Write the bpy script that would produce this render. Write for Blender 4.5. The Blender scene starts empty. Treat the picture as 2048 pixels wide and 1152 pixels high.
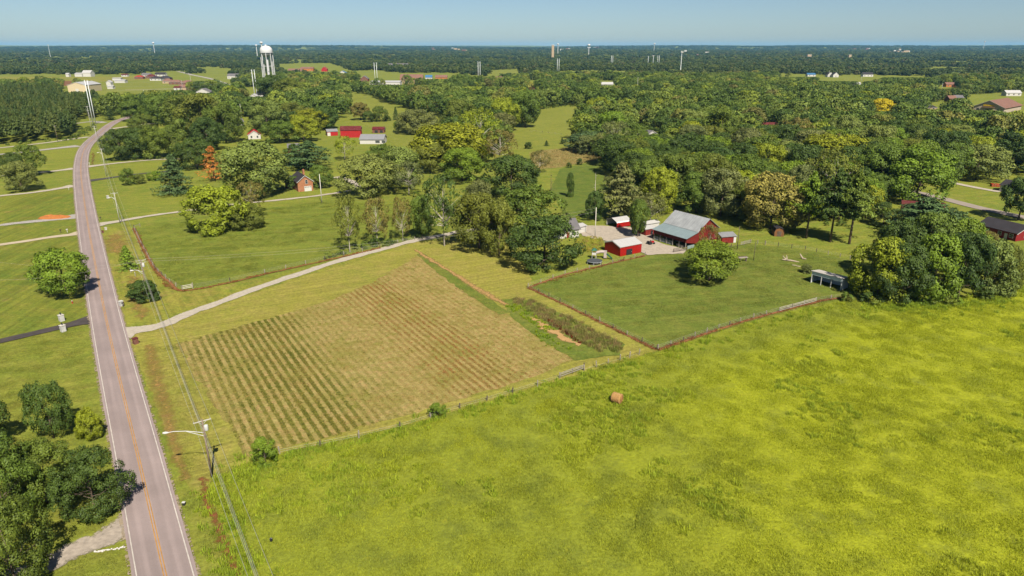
import bpy, bmesh, math, random
import numpy as np
from mathutils import Vector, Matrix
R = math.radians
random.seed(7)

# ------------------------------------------------------------------ camera
H = 62.0; F = 1365.3; PITCH = R(19.5); CP = math.cos(PITCH); SP = math.sin(PITCH)
sc = bpy.context.scene
col = sc.collection
cd = bpy.data.cameras.new('camera'); cam = bpy.data.objects.new('camera', cd); col.objects.link(cam)
cd.sensor_width = 36; cd.lens = 24; cd.clip_start = 0.5; cd.clip_end = 60000
cam.location = (0, 0, H); cam.rotation_euler = (R(90) - PITCH, 0, 0)
sc.camera = cam

# ------------------------------------------------------------------ sky, sun, exposure
SUN_EL = R(47.5); SUN_AZ = math.atan2(0.35, -0.937)      # clockwise from +Y, where the sun stands
w = bpy.data.worlds.new('World'); sc.world = w; w.use_nodes = True
nt = w.node_tree; bg = nt.nodes['Background']
sky = nt.nodes.new('ShaderNodeTexSky'); sky.sky_type = 'NISHITA'; sky.sun_disc = False
sky.sun_elevation = SUN_EL; sky.sun_rotation = SUN_AZ
sky.altitude = 0; sky.air_density = 0.72; sky.dust_density = 0.45; sky.ozone_density = 4.5
tint = nt.nodes.new('ShaderNodeMixRGB'); tint.blend_type = 'MULTIPLY'; tint.inputs[0].default_value = 1.0; tint.inputs[2].default_value = (.95, .95, .90, 1)
nt.links.new(sky.outputs[0], tint.inputs[1]); nt.links.new(tint.outputs[0], bg.inputs[0]); bg.inputs[1].default_value = 0.05
sd = bpy.data.lights.new('sun', 'SUN'); sun = bpy.data.objects.new('sun', sd); col.objects.link(sun)
sd.energy = 4.9; sd.angle = R(0.53); sd.color = (1.0, 0.93, 0.80)
sun.rotation_euler = Vector((-math.sin(SUN_AZ) * math.cos(SUN_EL), -math.cos(SUN_AZ) * math.cos(SUN_EL), -math.sin(SUN_EL))).to_track_quat('-Z', 'Y').to_euler()
vs = sc.view_settings; vs.view_transform = 'Standard'; vs.look = 'None'; vs.gamma = 1.0; vs.exposure = 0.95; vs.use_curve_mapping = False
cy = sc.cycles; cy.max_bounces = 5; cy.diffuse_bounces = 1; cy.glossy_bounces = 2; cy.transmission_bounces = 3; cy.volume_bounces = 0
cy.transparent_max_bounces = 8; cy.sample_clamp_indirect = 4.0; cy.caustics_reflective = False; cy.caustics_refractive = False
cy.use_denoising = True
try:
    cy.denoiser = 'OPENIMAGEDENOISE'; cy.denoising_input_passes = 'RGB_ALBEDO_NORMAL'; cy.denoising_prefilter = 'ACCURATE'
except Exception: pass

# ------------------------------------------------------------------ helpers
def g(x, y, z=0.0):
    """ground point seen at a spot of the 2048 px wide photograph (survey of the place)"""
    u = (x - 1024) / F; v = (576 - y) / F
    t = (z - H) / (-SP + v * CP)
    return Vector((u * t, (CP + v * SP) * t, z))
def zt(Y, y):
    v = (576 - y) / F
    return H + Y * (-SP + v * CP) / (CP + v * SP)
def mpp(Y): return (Y * CP + H * SP) / F            # metres a pixel covers at ground distance Y
def lin(r, gg, b):
    f = lambda c: (c / 255 / 12.92) if c / 255 <= .04045 else ((c / 255 + .055) / 1.055) ** 2.4
    return (f(r), f(gg), f(b), 1)
K = 0.51
def ph(r, gg, b, k=None):
    k = K if k is None else k
    c = lin(r, gg, b); return (c[0] * k, c[1] * k, c[2] * k, 1)

def tag(o, label=None, cat=None, group=None, kind=None):
    if label: o['label'] = label
    if cat: o['category'] = cat
    if group: o['group'] = group
    if kind: o['kind'] = kind
    return o
def thing(name, label, cat, loc=(0, 0, 0), rz=0.0, group=None):
    o = bpy.data.objects.new(name, None); col.objects.link(o); o.empty_display_size = .5
    o.location = loc; o.rotation_euler = (0, 0, rz)
    return tag(o, label, cat, group)
def obj(name, me, mat=None, parent=None, loc=None, rot=None, scale=None):
    o = bpy.data.objects.new(name, me); col.objects.link(o)
    if mat is not None and len(me.materials) == 0: me.materials.append(mat)
    if parent: o.parent = parent
    if loc is not None: o.location = loc
    if rot is not None: o.rotation_euler = rot
    if scale is not None: o.scale = scale
    return o

class MB:
    def __init__(s): s.v = []; s.f = []
    def add(s, vs, fs):
        n = len(s.v); s.v += [tuple(p) for p in vs]; s.f += [tuple(i + n for i in f) for f in fs]; return s
    def box(s, c, d, rz=0.0, M=None):
        x, y, z = d[0] / 2, d[1] / 2, d[2] / 2
        P = [Vector((a, b, cc)) for cc in (-z, z) for b in (-y, y) for a in (-x, x)]
        Rm = Matrix.Rotation(rz, 3, 'Z') if M is None else M
        P = [Rm @ p + Vector(c) for p in P]
        return s.add(P, [(0, 2, 3, 1), (4, 5, 7, 6), (0, 1, 5, 4), (2, 6, 7, 3), (0, 4, 6, 2), (1, 3, 7, 5)])
    def beam(s, a, b, wx, wy):
        a = Vector(a); b = Vector(b); d = b - a; L = d.length
        q = d.to_track_quat('Z', 'Y').to_matrix()
        return s.box((a + b) / 2, (wx, wy, L), M=q)
    def tube(s, pts, rad, n=6, cap=True):
        pts = [Vector(p) for p in pts]
        if not hasattr(rad, '__len__'): rad = [rad] * len(pts)
        vs = []; fs = []
        for i, p in enumerate(pts):
            d = (pts[min(i + 1, len(pts) - 1)] - pts[max(i - 1, 0)])
            q = d.to_track_quat('Z', 'Y').to_matrix()
            for k in range(n):
                a = 2 * math.pi * k / n
                vs.append(p + q @ Vector((math.cos(a) * rad[i], math.sin(a) * rad[i], 0)))
        for i in range(len(pts) - 1):
            for k in range(n):
                fs.append((i * n + k, i * n + (k + 1) % n, (i + 1) * n + (k + 1) % n, (i + 1) * n + k))
        if cap:
            fs.append(tuple(reversed(range(n)))); fs.append(tuple(range((len(pts) - 1) * n, len(pts) * n)))
        return s.add(vs, fs)
    def lathe(s, prof, n=16, c=(0, 0, 0)):
        vs = []; fs = []; m = len(prof)
        for r, z in prof:
            for k in range(n):
                a = 2 * math.pi * k / n; vs.append((c[0] + r * math.cos(a), c[1] + r * math.sin(a), c[2] + z))
        for i in range(m - 1):
            for k in range(n): fs.append((i * n + k, i * n + (k + 1) % n, (i + 1) * n + (k + 1) % n, (i + 1) * n + k))
        fs.append(tuple(reversed(range(n)))); fs.append(tuple(range((m - 1) * n, m * n)))
        return s.add(vs, fs)
    def slab(s, pts, t):
        """a polygon given thickness t downwards along its normal"""
        P = [Vector(p) for p in pts]; nrm = (P[1] - P[0]).cross(P[2] - P[0]).normalized()
        Q = [p - nrm * t for p in P]; n = len(P)
        fs = [tuple(range(n)), tuple(reversed(range(n, 2 * n)))] + [(i, i + n, (i + 1) % n + n, (i + 1) % n) for i in range(n)]
        return s.add(P + Q, fs)
    def mesh(s, name='m', smooth=False):
        me = bpy.data.meshes.new(name); me.from_pydata(s.v, [], s.f); me.update()
        if smooth: me.polygons.foreach_set('use_smooth', [True] * len(me.polygons))
        return me
    def build(s, name, mat, parent=None, smooth=False, **kw):
        return obj(name, s.mesh(name, smooth), mat, parent, **kw)

# ------------------------------------------------------------------ materials
class N:
    def __init__(s, name, rough=.85, spec=.2):
        s.m = bpy.data.materials.new(name); s.m.use_nodes = True; s.t = s.m.node_tree
        s.b = s.t.nodes['Principled BSDF']; s.b.inputs['Roughness'].default_value = rough
        s.b.inputs['Specular IOR Level'].default_value = spec; s._pos = None
    def n(s, typ, **kw):
        nd = s.t.nodes.new('ShaderNode' + typ)
        for k, v in kw.items(): setattr(nd, k, v)
        return nd
    def L(s, a, b): s.t.links.new(a, b)
    def pos(s):
        if s._pos is None: s._pos = s.n('NewGeometry').outputs['Position']
        return s._pos
    def noise(s, scale, detail=4, rough=.55, vec=None, dist=0.0):
        nd = s.n('TexNoise'); nd.inputs['Scale'].default_value = scale; nd.inputs['Detail'].default_value = detail
        nd.inputs['Roughness'].default_value = rough; nd.inputs['Distortion'].default_value = dist
        s.L(vec if vec is not None else s.pos(), nd.inputs['Vector']); return nd.outputs['Fac']
    def ramp(s, fac, a, b, c0=(0, 0, 0, 1), c1=(1, 1, 1, 1)):
        nd = s.n('ValToRGB'); e = nd.color_ramp.elements
        e[0].position = a; e[1].position = b; e[0].color = c0; e[1].color = c1
        s.L(fac, nd.inputs[0]); return nd.outputs[0]
    def mix(s, fac, a, b, mode='MIX'):
        nd = s.n('MixRGB', blend_type=mode)
        for v, i in ((fac, 0), (a, 1), (b, 2)):
            if isinstance(v, (int, float)): nd.inputs[i].default_value = v
            elif isinstance(v, tuple): nd.inputs[i].default_value = v
            else: s.L(v, nd.inputs[i])
        return nd.outputs[0]
    def math(s, op, a, b=0.0, cl=False):
        nd = s.n('Math', operation=op, use_clamp=cl)
        for v, i in ((a, 0), (b, 1)):
            if isinstance(v, (int, float)): nd.inputs[i].default_value = v
            else: s.L(v, nd.inputs[i])
        return nd.outputs[0]
    def gain(s, colr, fac, lo, hi):
        """multiply colour by a range driven by fac 0..1"""
        r = s.ramp(fac, .25, .75, (lo, lo, lo, 1), (hi, hi, hi, 1)); return s.mix(1.0, colr, r, 'MULTIPLY')
    def bump(s, fac, strength=.4, dist=.1):
        nd = s.n('Bump'); nd.inputs['Strength'].default_value = strength; nd.inputs['Distance'].default_value = dist
        s.L(fac, nd.inputs['Height']); s.L(nd.outputs[0], s.b.inputs['Normal'])
    def out(s, colr):
        if isinstance(colr, tuple): s.b.inputs['Base Color'].default_value = colr
        else: s.L(colr, s.b.inputs['Base Color'])
        return s.m
    def feather(s, lo=.12, soft=.22, scale=1.6):
        """patchy ragged border for a strip: bare ground gives way to what grows beneath"""
        u = s.n('UVMap', uv_map='UVMap'); sp = s.n('SeparateXYZ'); s.L(u.outputs[0], sp.inputs[0])
        e = s.math('SUBTRACT', 1.0, s.math('ABSOLUTE', s.math('SUBTRACT', s.math('MULTIPLY', sp.outputs[0], 2.0), 1.0)))
        f = s.math('ADD', e, s.math('MULTIPLY', s.math('SUBTRACT', s.noise(scale, 6, .75), .5), 2.2))
        f = s.math('DIVIDE', s.math('SUBTRACT', f, lo), soft, True)
        tr = s.n('BsdfTransparent'); mx = s.n('MixShader'); s.L(f, mx.inputs[0]); s.L(tr.outputs[0], mx.inputs[1]); s.L(s.b.outputs[0], mx.inputs[2])
        s.L(mx.outputs[0], s.t.nodes['Material Output'].inputs['Surface'])
    def rotated(s, ang, sx=1.0, sy=1.0):
        nd = s.n('Mapping'); nd.inputs['Rotation'].default_value = (0, 0, -ang); nd.inputs['Scale'].default_value = (sx, sy, 1)
        # rotate first, then squeeze: use a second mapping for the squeeze
        nd.inputs['Scale'].default_value = (1, 1, 1); s.L(s.pos(), nd.inputs['Vector'])
        m2 = s.n('Mapping'); m2.inputs['Scale'].default_value = (sx, sy, 1); s.L(nd.outputs[0], m2.inputs['Vector'])
        return m2.outputs[0]

def grass_mat(name, A, B, C, s1=.03, s2=.25, fine=1.6, stripe=None, contrast=(.58, 1.42), bump=.6, dry=None, dry_amt=(.56, .72), feather=None):
    m = N(name, .9, .12)
    if feather: m.feather(*feather)
    A, B, C = [(c_[0] * 1.06, c_[1] * 1.06, c_[2] * 1.08, 1) for c_ in (A, B, C)]
    c = m.mix(m.ramp(m.noise(s1, 3), .38, .62), A, B)
    c = m.mix(m.ramp(m.noise(s2, 4, .6), .42, .7), c, C)
    if dry: c = m.mix(m.ramp(m.noise(s2 * .6 + .011, 5, .65), *dry_amt), c, dry)
    if stripe:                                         # mown lines: (angle, period, strength)
        ang, per, st = stripe
        v = m.rotated(ang, .04, 1.0)
        nd = m.noise(1.6 / per, 4, .6, vec=v, dist=.4)
        c = m.gain(c, m.ramp(nd, .3, .7), 1 - st, 1 + st)
    f = m.noise(fine, 6, .72)
    c = m.gain(c, m.noise(.55, 4, .65), .86, 1.14); c = m.gain(c, f, *contrast)
    m.bump(m.noise(fine * 1.7, 4, .7), bump, .25)
    return m.out(c)
def plain(name, colr, rough=.8, var=.18, scale=.6, spec=.2, metal=0.0, bump=0.0, feather=None):
    m = N(name, rough, spec)
    if feather: m.feather(*feather); m.b.inputs['Metallic'].default_value = metal
    c = m.gain(colr, m.noise(scale, 5, .65), 1 - var, 1 + var)
    if bump: m.bump(m.noise(scale * 4, 4, .6), bump, .03)
    return m.out(c)
_mc = {}
def paint(rgb, rough=.7, var=.14, scale=.8, metal=0.0, k=None, spec=.2):
    key = (rgb, rough, var, scale, metal, k)
    if key not in _mc: _mc[key] = plain('paint_%02x%02x%02x' % rgb, ph(*rgb, k=k), rough, var, scale, spec, metal)
    return _mc[key]

def siding(name, colr, period=.25, axis='Z', var=.2, depth=.35, rough=.75):
    """boards or ribs as fine relief, object space"""
    m = N(name, rough, .25); tc = m.n('TexCoord').outputs['Object']
    wv = m.n('TexWave', wave_type='BANDS', bands_direction=axis, wave_profile='SAW'); wv.inputs['Scale'].default_value = 2 * math.pi / period / 20 * 10 / math.pi
    m.L(tc, wv.inputs['Vector'])
    c = m.gain(colr, m.noise(.9, 5, .7), 1 - var, 1 + var)
    mp = m.n('Mapping'); mp.inputs['Scale'].default_value = (6, 6, .5) if axis != 'Z' else (.4, .4, 5); m.L(tc, mp.inputs['Vector'])
    c = m.gain(c, m.noise(1.0, 4, .6, vec=mp.outputs[0]), 1 - var, 1 + var)
    m.bump(wv.outputs['Fac'], depth, .04)
    return m.out(c)
def brick_mat(name, c1, c2, mortar):
    m = N(name, .9, .15); tc = m.n('TexCoord').outputs['Object']
    # walls run along x and y: fold x+y into one running coordinate
    sp = m.n('SeparateXYZ'); m.L(tc, sp.inputs[0]); cb = m.n('CombineXYZ')
    m.L(m.math('ADD', sp.outputs[0], sp.outputs[1]), cb.inputs[0]); m.L(sp.outputs[2], cb.inputs[1])
    br = m.n('TexBrick'); br.inputs['Scale'].default_value = 1.0; br.inputs['Brick Width'].default_value = .24; br.inputs['Row Height'].default_value = .08
    br.inputs['Mortar Size'].default_value = .008; br.inputs['Color1'].default_value = c1; br.inputs['Color2'].default_value = c2; br.inputs['Mortar'].default_value = mortar
    m.L(cb.outputs[0], br.inputs['Vector'])
    return m.out(m.gain(br.outputs['Color'], m.noise(1.1, 5, .7), .75, 1.25))
def metal_roof(name, colr, streak=.3, rough=.45, rust=None):
    m = N(name, rough, .5); m.b.inputs['Metallic'].default_value = .35; tc = m.n('TexCoord').outputs['Object']
    mp = m.n('Mapping'); mp.inputs['Scale'].default_value = (3.2, .25, .25); m.L(tc, mp.inputs['Vector'])
    f = m.noise(1.0, 5, .7, vec=mp.outputs[0])
    c = m.gain(colr, f, 1 - streak, 1 + streak)
    c = m.gain(c, m.noise(.5, 3), 1 - streak * .5, 1 + streak * .5)
    if rust: c = m.mix(m.ramp(m.noise(.7, 6, .7), .5, .62), c, rust)
    wv = m.n('TexWave', wave_type='BANDS', bands_direction='X'); wv.inputs['Scale'].default_value = 1.6; m.L(tc, wv.inputs['Vector'])
    m.bump(wv.outputs['Fac'], .5, .05)
    return m.out(c)
def shingle(name, colr, var=.22):
    m = N(name, .9, .15); tc = m.n('TexCoord').outputs['Object']
    mp = m.n('Mapping'); mp.inputs['Scale'].default_value = (2.5, 6, 6); m.L(tc, mp.inputs['Vector'])
    c = m.gain(colr, m.noise(1.0, 4, .7, vec=mp.outputs[0]), 1 - var, 1 + var)
    return m.out(m.gain(c, m.noise(.35, 3), .85, 1.15))
def glass_mat():
    m = N('window_glass', .08, .6); return m.out((.02, .025, .03, 1))
def leaf_mat(name, use_obj=True, ramp=None, transl=.07):
    m = N(name, .62, .22); t = m.t
    at = m.n('Attribute', attribute_name='tone'); tone = at.outputs['Fac']
    oi = m.n('ObjectInfo')
    if use_obj: base = oi.outputs['Color']
    else:
        nd = m.n('ValToRGB'); nd.color_ramp.interpolation = 'LINEAR'
        els = nd.color_ramp.elements
        while len(els) < len(ramp): els.new(.5)
        for i, (p, c) in enumerate(ramp): els[i].position = p; els[i].color = c
        m.L(oi.outputs['Random'], nd.inputs[0]); base = nd.outputs[0]
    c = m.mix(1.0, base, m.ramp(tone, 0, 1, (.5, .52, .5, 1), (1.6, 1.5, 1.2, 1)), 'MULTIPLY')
    m.L(c, m.b.inputs['Base Color'])
    tr = m.n('BsdfTranslucent'); m.L(m.mix(1.0, c, (1.25, 1.3, .7, 1), 'MULTIPLY'), tr.inputs['Color'])
    mx = m.n('MixShader'); mx.inputs[0].default_value = transl
    m.L(m.b.outputs[0], mx.inputs[1]); m.L(tr.outputs[0], mx.inputs[2])
    m.L(mx.outputs[0], t.nodes['Material Output'].inputs['Surface'])
    return m.m

LEAF = leaf_mat('leaves')
BARK = plain('bark', (.10, .075, .055, 1), .95, .35, 1.2)
BARK_PALE = plain('pale_bark', (.34, .30, .26, 1), .9, .3, 1.5)
GLASS = glass_mat()
WHITE = paint((235, 232, 225), .6, .06)
GREYWOOD = plain('weathered_wood', (.23, .2, .17, 1), .95, .35, 2.5)
DARKWOOD = plain('old_dark_wood', (.09, .07, .055, 1), .95, .35, 2.5)
STEEL = plain('galvanised_steel', (.5, .52, .53, 1), .45, .1, 2, .5, .4)
BLACK = plain('black_plastic', (.02, .02, .022, 1), .6, .1)
CONC = plain('concrete', (.42, .39, .36, 1), .9, .15, .5)
RUST = plain('rusty_steel', (.2, .08, .04, 1), .85, .3, 2)

# ------------------------------------------------------------------ geometry of the land
def vnoise(x, y, s, seed=0):
    x = np.asarray(x, float) * s; y = np.asarray(y, float) * s
    xi = np.floor(x).astype(np.int64); yi = np.floor(y).astype(np.int64); fx = x - xi; fy = y - yi
    fx = fx * fx * (3 - 2 * fx); fy = fy * fy * (3 - 2 * fy)
    def h(a, b):
        n = (a * 374761393 + b * 668265263 + seed * 1442695040888963) & 0xffffffff
        n = ((n ^ (n >> 13)) * 1274126177) & 0xffffffff
        return ((n ^ (n >> 16)) & 0xffff) / 65535.0
    return (h(xi, yi) * (1 - fx) + h(xi + 1, yi) * fx) * (1 - fy) + (h(xi, yi + 1) * (1 - fx) + h(xi + 1, yi + 1) * fx) * fy
def hill(x, y):
    x = np.asarray(x, float); y = np.asarray(y, float)
    r = np.hypot(x, y); k = np.clip((r - 2600) / 9000, 0, 1); k = k * k * (3 - 2 * k)
    n = vnoise(x, y, 1 / 2600., 3) * .6 + vnoise(x, y, 1 / 900., 5) * .4
    far = np.clip((r - 9000) / 9000, 0, 1)
    return k * (n * 62 - 6).clip(0) + far * (18 + 50 * vnoise(x, y, 1 / 4200., 11))
def pip(x, y, poly):
    x = np.asarray(x); y = np.asarray(y); ins = np.zeros(x.shape, bool); n = len(poly); j = n - 1
    for i in range(n):
        xi, yi = poly[i][0], poly[i][1]; xj, yj = poly[j][0], poly[j][1]
        if yi != yj:
            ins ^= ((yi > y) != (yj > y)) & (x < (xj - xi) * (y - yi) / (yj - yi) + xi)
        j = i
    return ins
def G(pts): return [g(*p) for p in pts]
def smooth(pts, step=2.0):
    P = [Vector(p) for p in pts]; out = []
    for i in range(len(P) - 1):
        p0 = P[max(i - 1, 0)]; p1 = P[i]; p2 = P[i + 1]; p3 = P[min(i + 2, len(P) - 1)]
        n = max(2, int((p2 - p1).length / step))
        for k in range(n):
            t = k / n
            out.append(.5 * ((2 * p1) + (p2 - p0) * t + (2 * p0 - 5 * p1 + 4 * p2 - p3) * t * t + (3 * p1 - p0 - 3 * p2 + p3) * t ** 3))
    out.append(P[-1]); return out
LAYN = [0]
def lay(layer):
    LAYN[0] += 1; return layer * .03 + LAYN[0] * .0004
def sheet(name, px, mat, layer, jit=.5, step=1.6, world=False):
    zz = lay(layer)
    P = [Vector(p) for p in px] if world else G(px)
    out = []; n = len(P)
    for i in range(n):
        a = P[i]; b = P[(i + 1) % n]; L = (b - a).length
        st = step * max(1, a.y / 200)
        k = max(1, min(400, int(L / st))); nr = Vector((-(b - a).y, (b - a).x, 0)).normalized()
        for q in range(k):
            p = a.lerp(b, q / k)
            if q: p = p + nr * (float(vnoise(p.x, p.y, .35, 9)) + .6 * random.random() - .8) * jit * 2 * max(1, a.y / 300)
            out.append((p.x, p.y, zz))
    bm = bmesh.new(); vs_ = [bm.verts.new(p) for p in out]; f = bm.faces.new(vs_)
    if f.normal.z < 0: f.normal_flip()
    bmesh.ops.triangulate(bm, faces=[f]); bm.normal_update()
    for f in bm.faces:
        if f.normal.z < 0: f.normal_flip()
    me = bpy.data.meshes.new(name); bm.to_mesh(me); bm.free()
    o = obj(name, me, mat); o['kind'] = 'structure'; return o
def strip(name, px, width, mat, layer, world=False, rough_edge=.0, cross=1, step=2.0, parent=None, z=None):
    """a lane along a line; width one number or one per point"""
    P = [Vector(p) for p in px] if world else G(px)
    if hasattr(width, '__len__'):
        W3 = smooth([(wd, 0, 0) for wd in width], 1e-9) if False else None
    C = smooth(P, step); m = len(C)
    if hasattr(width, '__len__'):
        L = np.concatenate([[0], np.cumsum([(C[i + 1] - C[i]).length for i in range(m - 1)])])
        pl = np.concatenate([[0], np.cumsum([(P[i + 1] - P[i]).length for i in range(len(P) - 1)])]); pl *= L[-1] / pl[-1]
        W = np.interp(L, pl, width)
    else: W = [width] * m
    vs_ = []; fs = []; uv = []; zz = lay(layer) if z is None else z; s = 0
    for i, c in enumerate(C):
        d = C[min(i + 1, m - 1)] - C[max(i - 1, 0)]; nr = Vector((d.y, -d.x, 0)).normalized()
        if i: s += (C[i] - C[i - 1]).length
        for k in range(cross + 1):
            u = k / cross; off = (u - .5) * W[i]
            if rough_edge and k in (0, cross): off += (float(vnoise(s, k * 50, .5, 4)) - .5 + (random.random() - .5) * .6) * rough_edge * 2
            p = c + nr * off; vs_.append((p.x, p.y, zz)); uv.append((u, s))
    q = cross + 1
    for i in range(m - 1):
        for k in range(cross): fs.append((i * q + k, i * q + k + 1, (i + 1) * q + k + 1, (i + 1) * q + k))
    me = bpy.data.meshes.new(name); me.from_pydata(vs_, [], fs); me.update()
    ul = me.uv_layers.new(name='UVMap')
    for lp in me.loops: ul.data[lp.index].uv = uv[lp.vertex_index]
    o = obj(name, me, mat, parent)
    if not parent: o['kind'] = 'structure'
    return o

# base ground to the horizon
LAWN = grass_mat('lawn', ph(138, 146, 52), ph(124, 138, 50), ph(150, 149, 62), .02, .2, 1.5, dry=ph(158, 142, 78), dry_amt=(.6, .8), stripe=(R(20), 3.0, .1))
radii = [0, 40, 80, 140, 220, 320, 450, 620, 850, 1150, 1500, 1900, 2400] + [2600 * 1.06 ** i for i in range(40)]
radii = [r for r in radii if r < 25800] + [25900]
NS = 240; vv = [(0, 0, -.03)]; ff = []
for i, r in enumerate(radii[1:]):
    for k in range(NS):
        a = 2 * math.pi * k / NS; vv.append([r * math.sin(a), r * math.cos(a), 0])
arr = np.array([v for v in vv], float); arr[:, 2] = hill(arr[:, 0], arr[:, 1]) - .03
for k in range(NS): ff.append((0, 1 + (k + 1) % NS, 1 + k))
for i in range(len(radii) - 2):
    b = 1 + i * NS
    for k in range(NS): ff.append((b + k, b + (k + 1) % NS, b + NS + (k + 1) % NS, b + NS + k))
me = bpy.data.meshes.new('ground'); me.from_pydata([tuple(p) for p in arr], [], ff); me.update()
tag(obj('ground', me, LAWN), kind='structure')

# fields and lawns -------------------------------------------------------------
PASTURE_PX = [(418, 968), (470, 935), (560, 908), (700, 880), (860, 838), (1000, 797), (1120, 760), (1200, 735), (1282, 712), (1316, 704), (1400, 678), (1500, 645), (1590, 621), (1690, 600), (1850, 600), (2010, 590), (2048, 572), (2300, 560), (2500, 700), (2600, 1400), (530, 1400), (475, 1152), (445, 1060)]
def fence_band(m, sep):
    """0 beside the paddock fence, where greener grass grows, 1 some way out in the meadow"""
    a = g(1120, 760); b = g(1690, 600); d = (b - a).normalized(); nx, ny = d.y, -d.x
    v = m.math('ADD', m.math('ADD', m.math('MULTIPLY', sep.outputs[0], nx), m.math('MULTIPLY', sep.outputs[1], ny)), -(a.x * nx + a.y * ny))
    v = m.math('ADD', v, m.math('MULTIPLY', m.math('SUBTRACT', m.noise(.06, 4, .6), .5), 16.0))
    return m.math('DIVIDE', m.math('SUBTRACT', v, 5.0), 12.0, True)
m = N('hay_meadow', .9, .1)
sep = m.n('SeparateXYZ'); m.L(m.pos(), sep.inputs[0])
yel = m.math('DIVIDE', m.math('ADD', m.math('ADD', sep.outputs[0], -4.0), m.math('MULTIPLY', m.math('SUBTRACT', m.noise(.03, 4, .6), .5), 110.0)), 50.0, True)
yel = m.math('MULTIPLY', yel, fence_band(m, sep))
c = m.mix(yel, ph(146, 154, 48, .62), ph(164, 170, 40, .62))
c = m.mix(m.math('MULTIPLY', m.ramp(m.noise(.16, 5, .65), .5, .68), .6), c, ph(116, 126, 52, .58))
c = m.mix(m.ramp(m.noise(.5, 5, .7), .56, .75), c, ph(176, 176, 52, .56))
c = m.gain(c, m.noise(1.0, 3, .6, vec=m.rotated(R(-52), .03, .35)), .92, 1.08); c = m.gain(c, m.noise(1.3, 6, .75), .6, 1.3); m.bump(m.noise(1.6, 5, .75), .8, .35)
MEADOW = m.out(c)
sheet('hay_meadow', PASTURE_PX, MEADOW, 1, .8)

FIELD_PX = [(352, 688), (500, 648), (640, 608), (740, 568), (835, 512), (880, 545), (950, 590), (1030, 642), (1095, 690), (1150, 718), (1090, 745), (960, 785), (800, 835), (640, 880), (500, 915), (440, 830)]
ROWANG = R(-58)
m = N('harvested_field', .95, .08)
v = m.rotated(ROWANG)
sp = m.n('SeparateXYZ'); m.L(v, sp.inputs[0])
wob = m.math('MULTIPLY', m.noise(.25, 3), .35)
ph_ = m.math('MULTIPLY', m.math('ADD', sp.outputs[1], wob), 2 * math.pi / 1.5 )
row = m.math('ADD', m.math('MULTIPLY', m.math('SINE', ph_), .5), .5)
BANDS = [(360, .35), (400, .6), (450, .8), (520, .95), (590, 1.0), (625, .85), (665, .4), (720, .3), (790, .25), (830, .5), (870, .7), (930, .75), (985, .6), (1020, .25), (1060, .35), (1120, .2)]
def across(x, y): p = g(x, y); return -p.x * math.sin(ROWANG) + p.y * math.cos(ROWANG)
BV = [(across(a, 720), b) for a, b in BANDS]; b0, b1 = BV[0][0], BV[-1][0]
nd = m.n('ValToRGB'); els = nd.color_ramp.elements
while len(els) < len(BV): els.new(.5)
for i_, (a, b) in enumerate(BV): els[i_].position = (a - b0) / (b1 - b0); els[i_].color = (b, b, b, 1)
m.L(m.math('DIVIDE', m.math('ADD', m.math('SUBTRACT', sp.outputs[1], b0), m.math('MULTIPLY', m.math('SUBTRACT', m.noise(.09, 3), .5), 5.0)), b1 - b0), nd.inputs[0]); band = nd.outputs[0]
soil = m.mix(m.ramp(m.noise(.9, 6, .75), .42, .66), ph(190, 174, 106), ph(196, 160, 106))
soil = m.mix(m.math('MULTIPLY', m.ramp(m.noise(.35, 5, .7), .46, .64), .7), soil, ph(156, 150, 74))
green = m.mix(m.ramp(m.noise(.07, 3), .4, .6), ph(108, 112, 42), ph(124, 122, 48))
green = m.mix(m.math('DIVIDE', m.math('SUBTRACT', sp.outputs[1], across(700, 720)), across(860, 720) - across(700, 720), True), green, ph(152, 122, 66))
k = m.math('MULTIPLY', m.ramp(row, .3, .7), m.math('ADD', m.math('MULTIPLY', band, .85), .08))
k = m.math('ADD', k, m.math('MULTIPLY', m.math('SUBTRACT', m.noise(1.3, 6, .78), .5), 1.5), True)
c = m.mix(k, soil, green)
c = m.mix(m.math('MULTIPLY', m.ramp(m.noise(.1, 4, .6), .5, .66), .6), c, ph(154, 148, 70))
c = m.gain(c, m.noise(2.0, 6, .75), .62, 1.3); m.bump(m.noise(2.0, 5, .75), .8, .2)
FIELD = m.out(c)
sheet('harvested_field', FIELD_PX, FIELD, 3, .7)

VERGE = grass_mat('mown_verge', ph(160, 154, 66), ph(150, 150, 62), ph(168, 156, 78), .03, .22, 1.4, stripe=(R(28), 1.6, .12), dry=ph(176, 158, 92), dry_amt=(.6, .85))
sheet('mown_verge', [(258, 690), (262, 668), (300, 660), (380, 630), (520, 578), (680, 524), (830, 484), (1000, 470), (1060, 540), (1060, 575), (1200, 640), (1316, 702), (1120, 760), (860, 838), (560, 908), (470, 935), (418, 968), (395, 1000), (330, 860), (290, 760)], VERGE, 2, .4)
VERGE2 = grass_mat('roadside_grass', ph(148, 150, 56), ph(160, 152, 66), ph(128, 138, 50), .05, .3, 1.5, stripe=(R(-56), 1.8, .12), dry=ph(172, 150, 88))
sheet('roadside_grass', [(198, 455), (268, 455), (310, 545), (365, 585), (530, 556), (780, 498), (820, 490), (600, 556), (380, 632), (300, 655), (252, 660), (225, 570), (205, 490)], VERGE2, 2, .4)
PADD = grass_mat('paddock_grass', ph(108, 124, 46), ph(118, 130, 50), ph(132, 136, 58), .03, .22, 1.5, stripe=(R(12), 2.2, .09), dry=ph(140, 130, 66), dry_amt=(.58, .78))
sheet('paddock', [(1060, 575), (1130, 553), (1225, 528), (1300, 512), (1400, 495), (1500, 488), (1610, 500), (1700, 520), (1830, 560), (1830, 596), (1690, 596), (1590, 616), (1400, 674), (1318, 700)], PADD, 2, .3)
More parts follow.
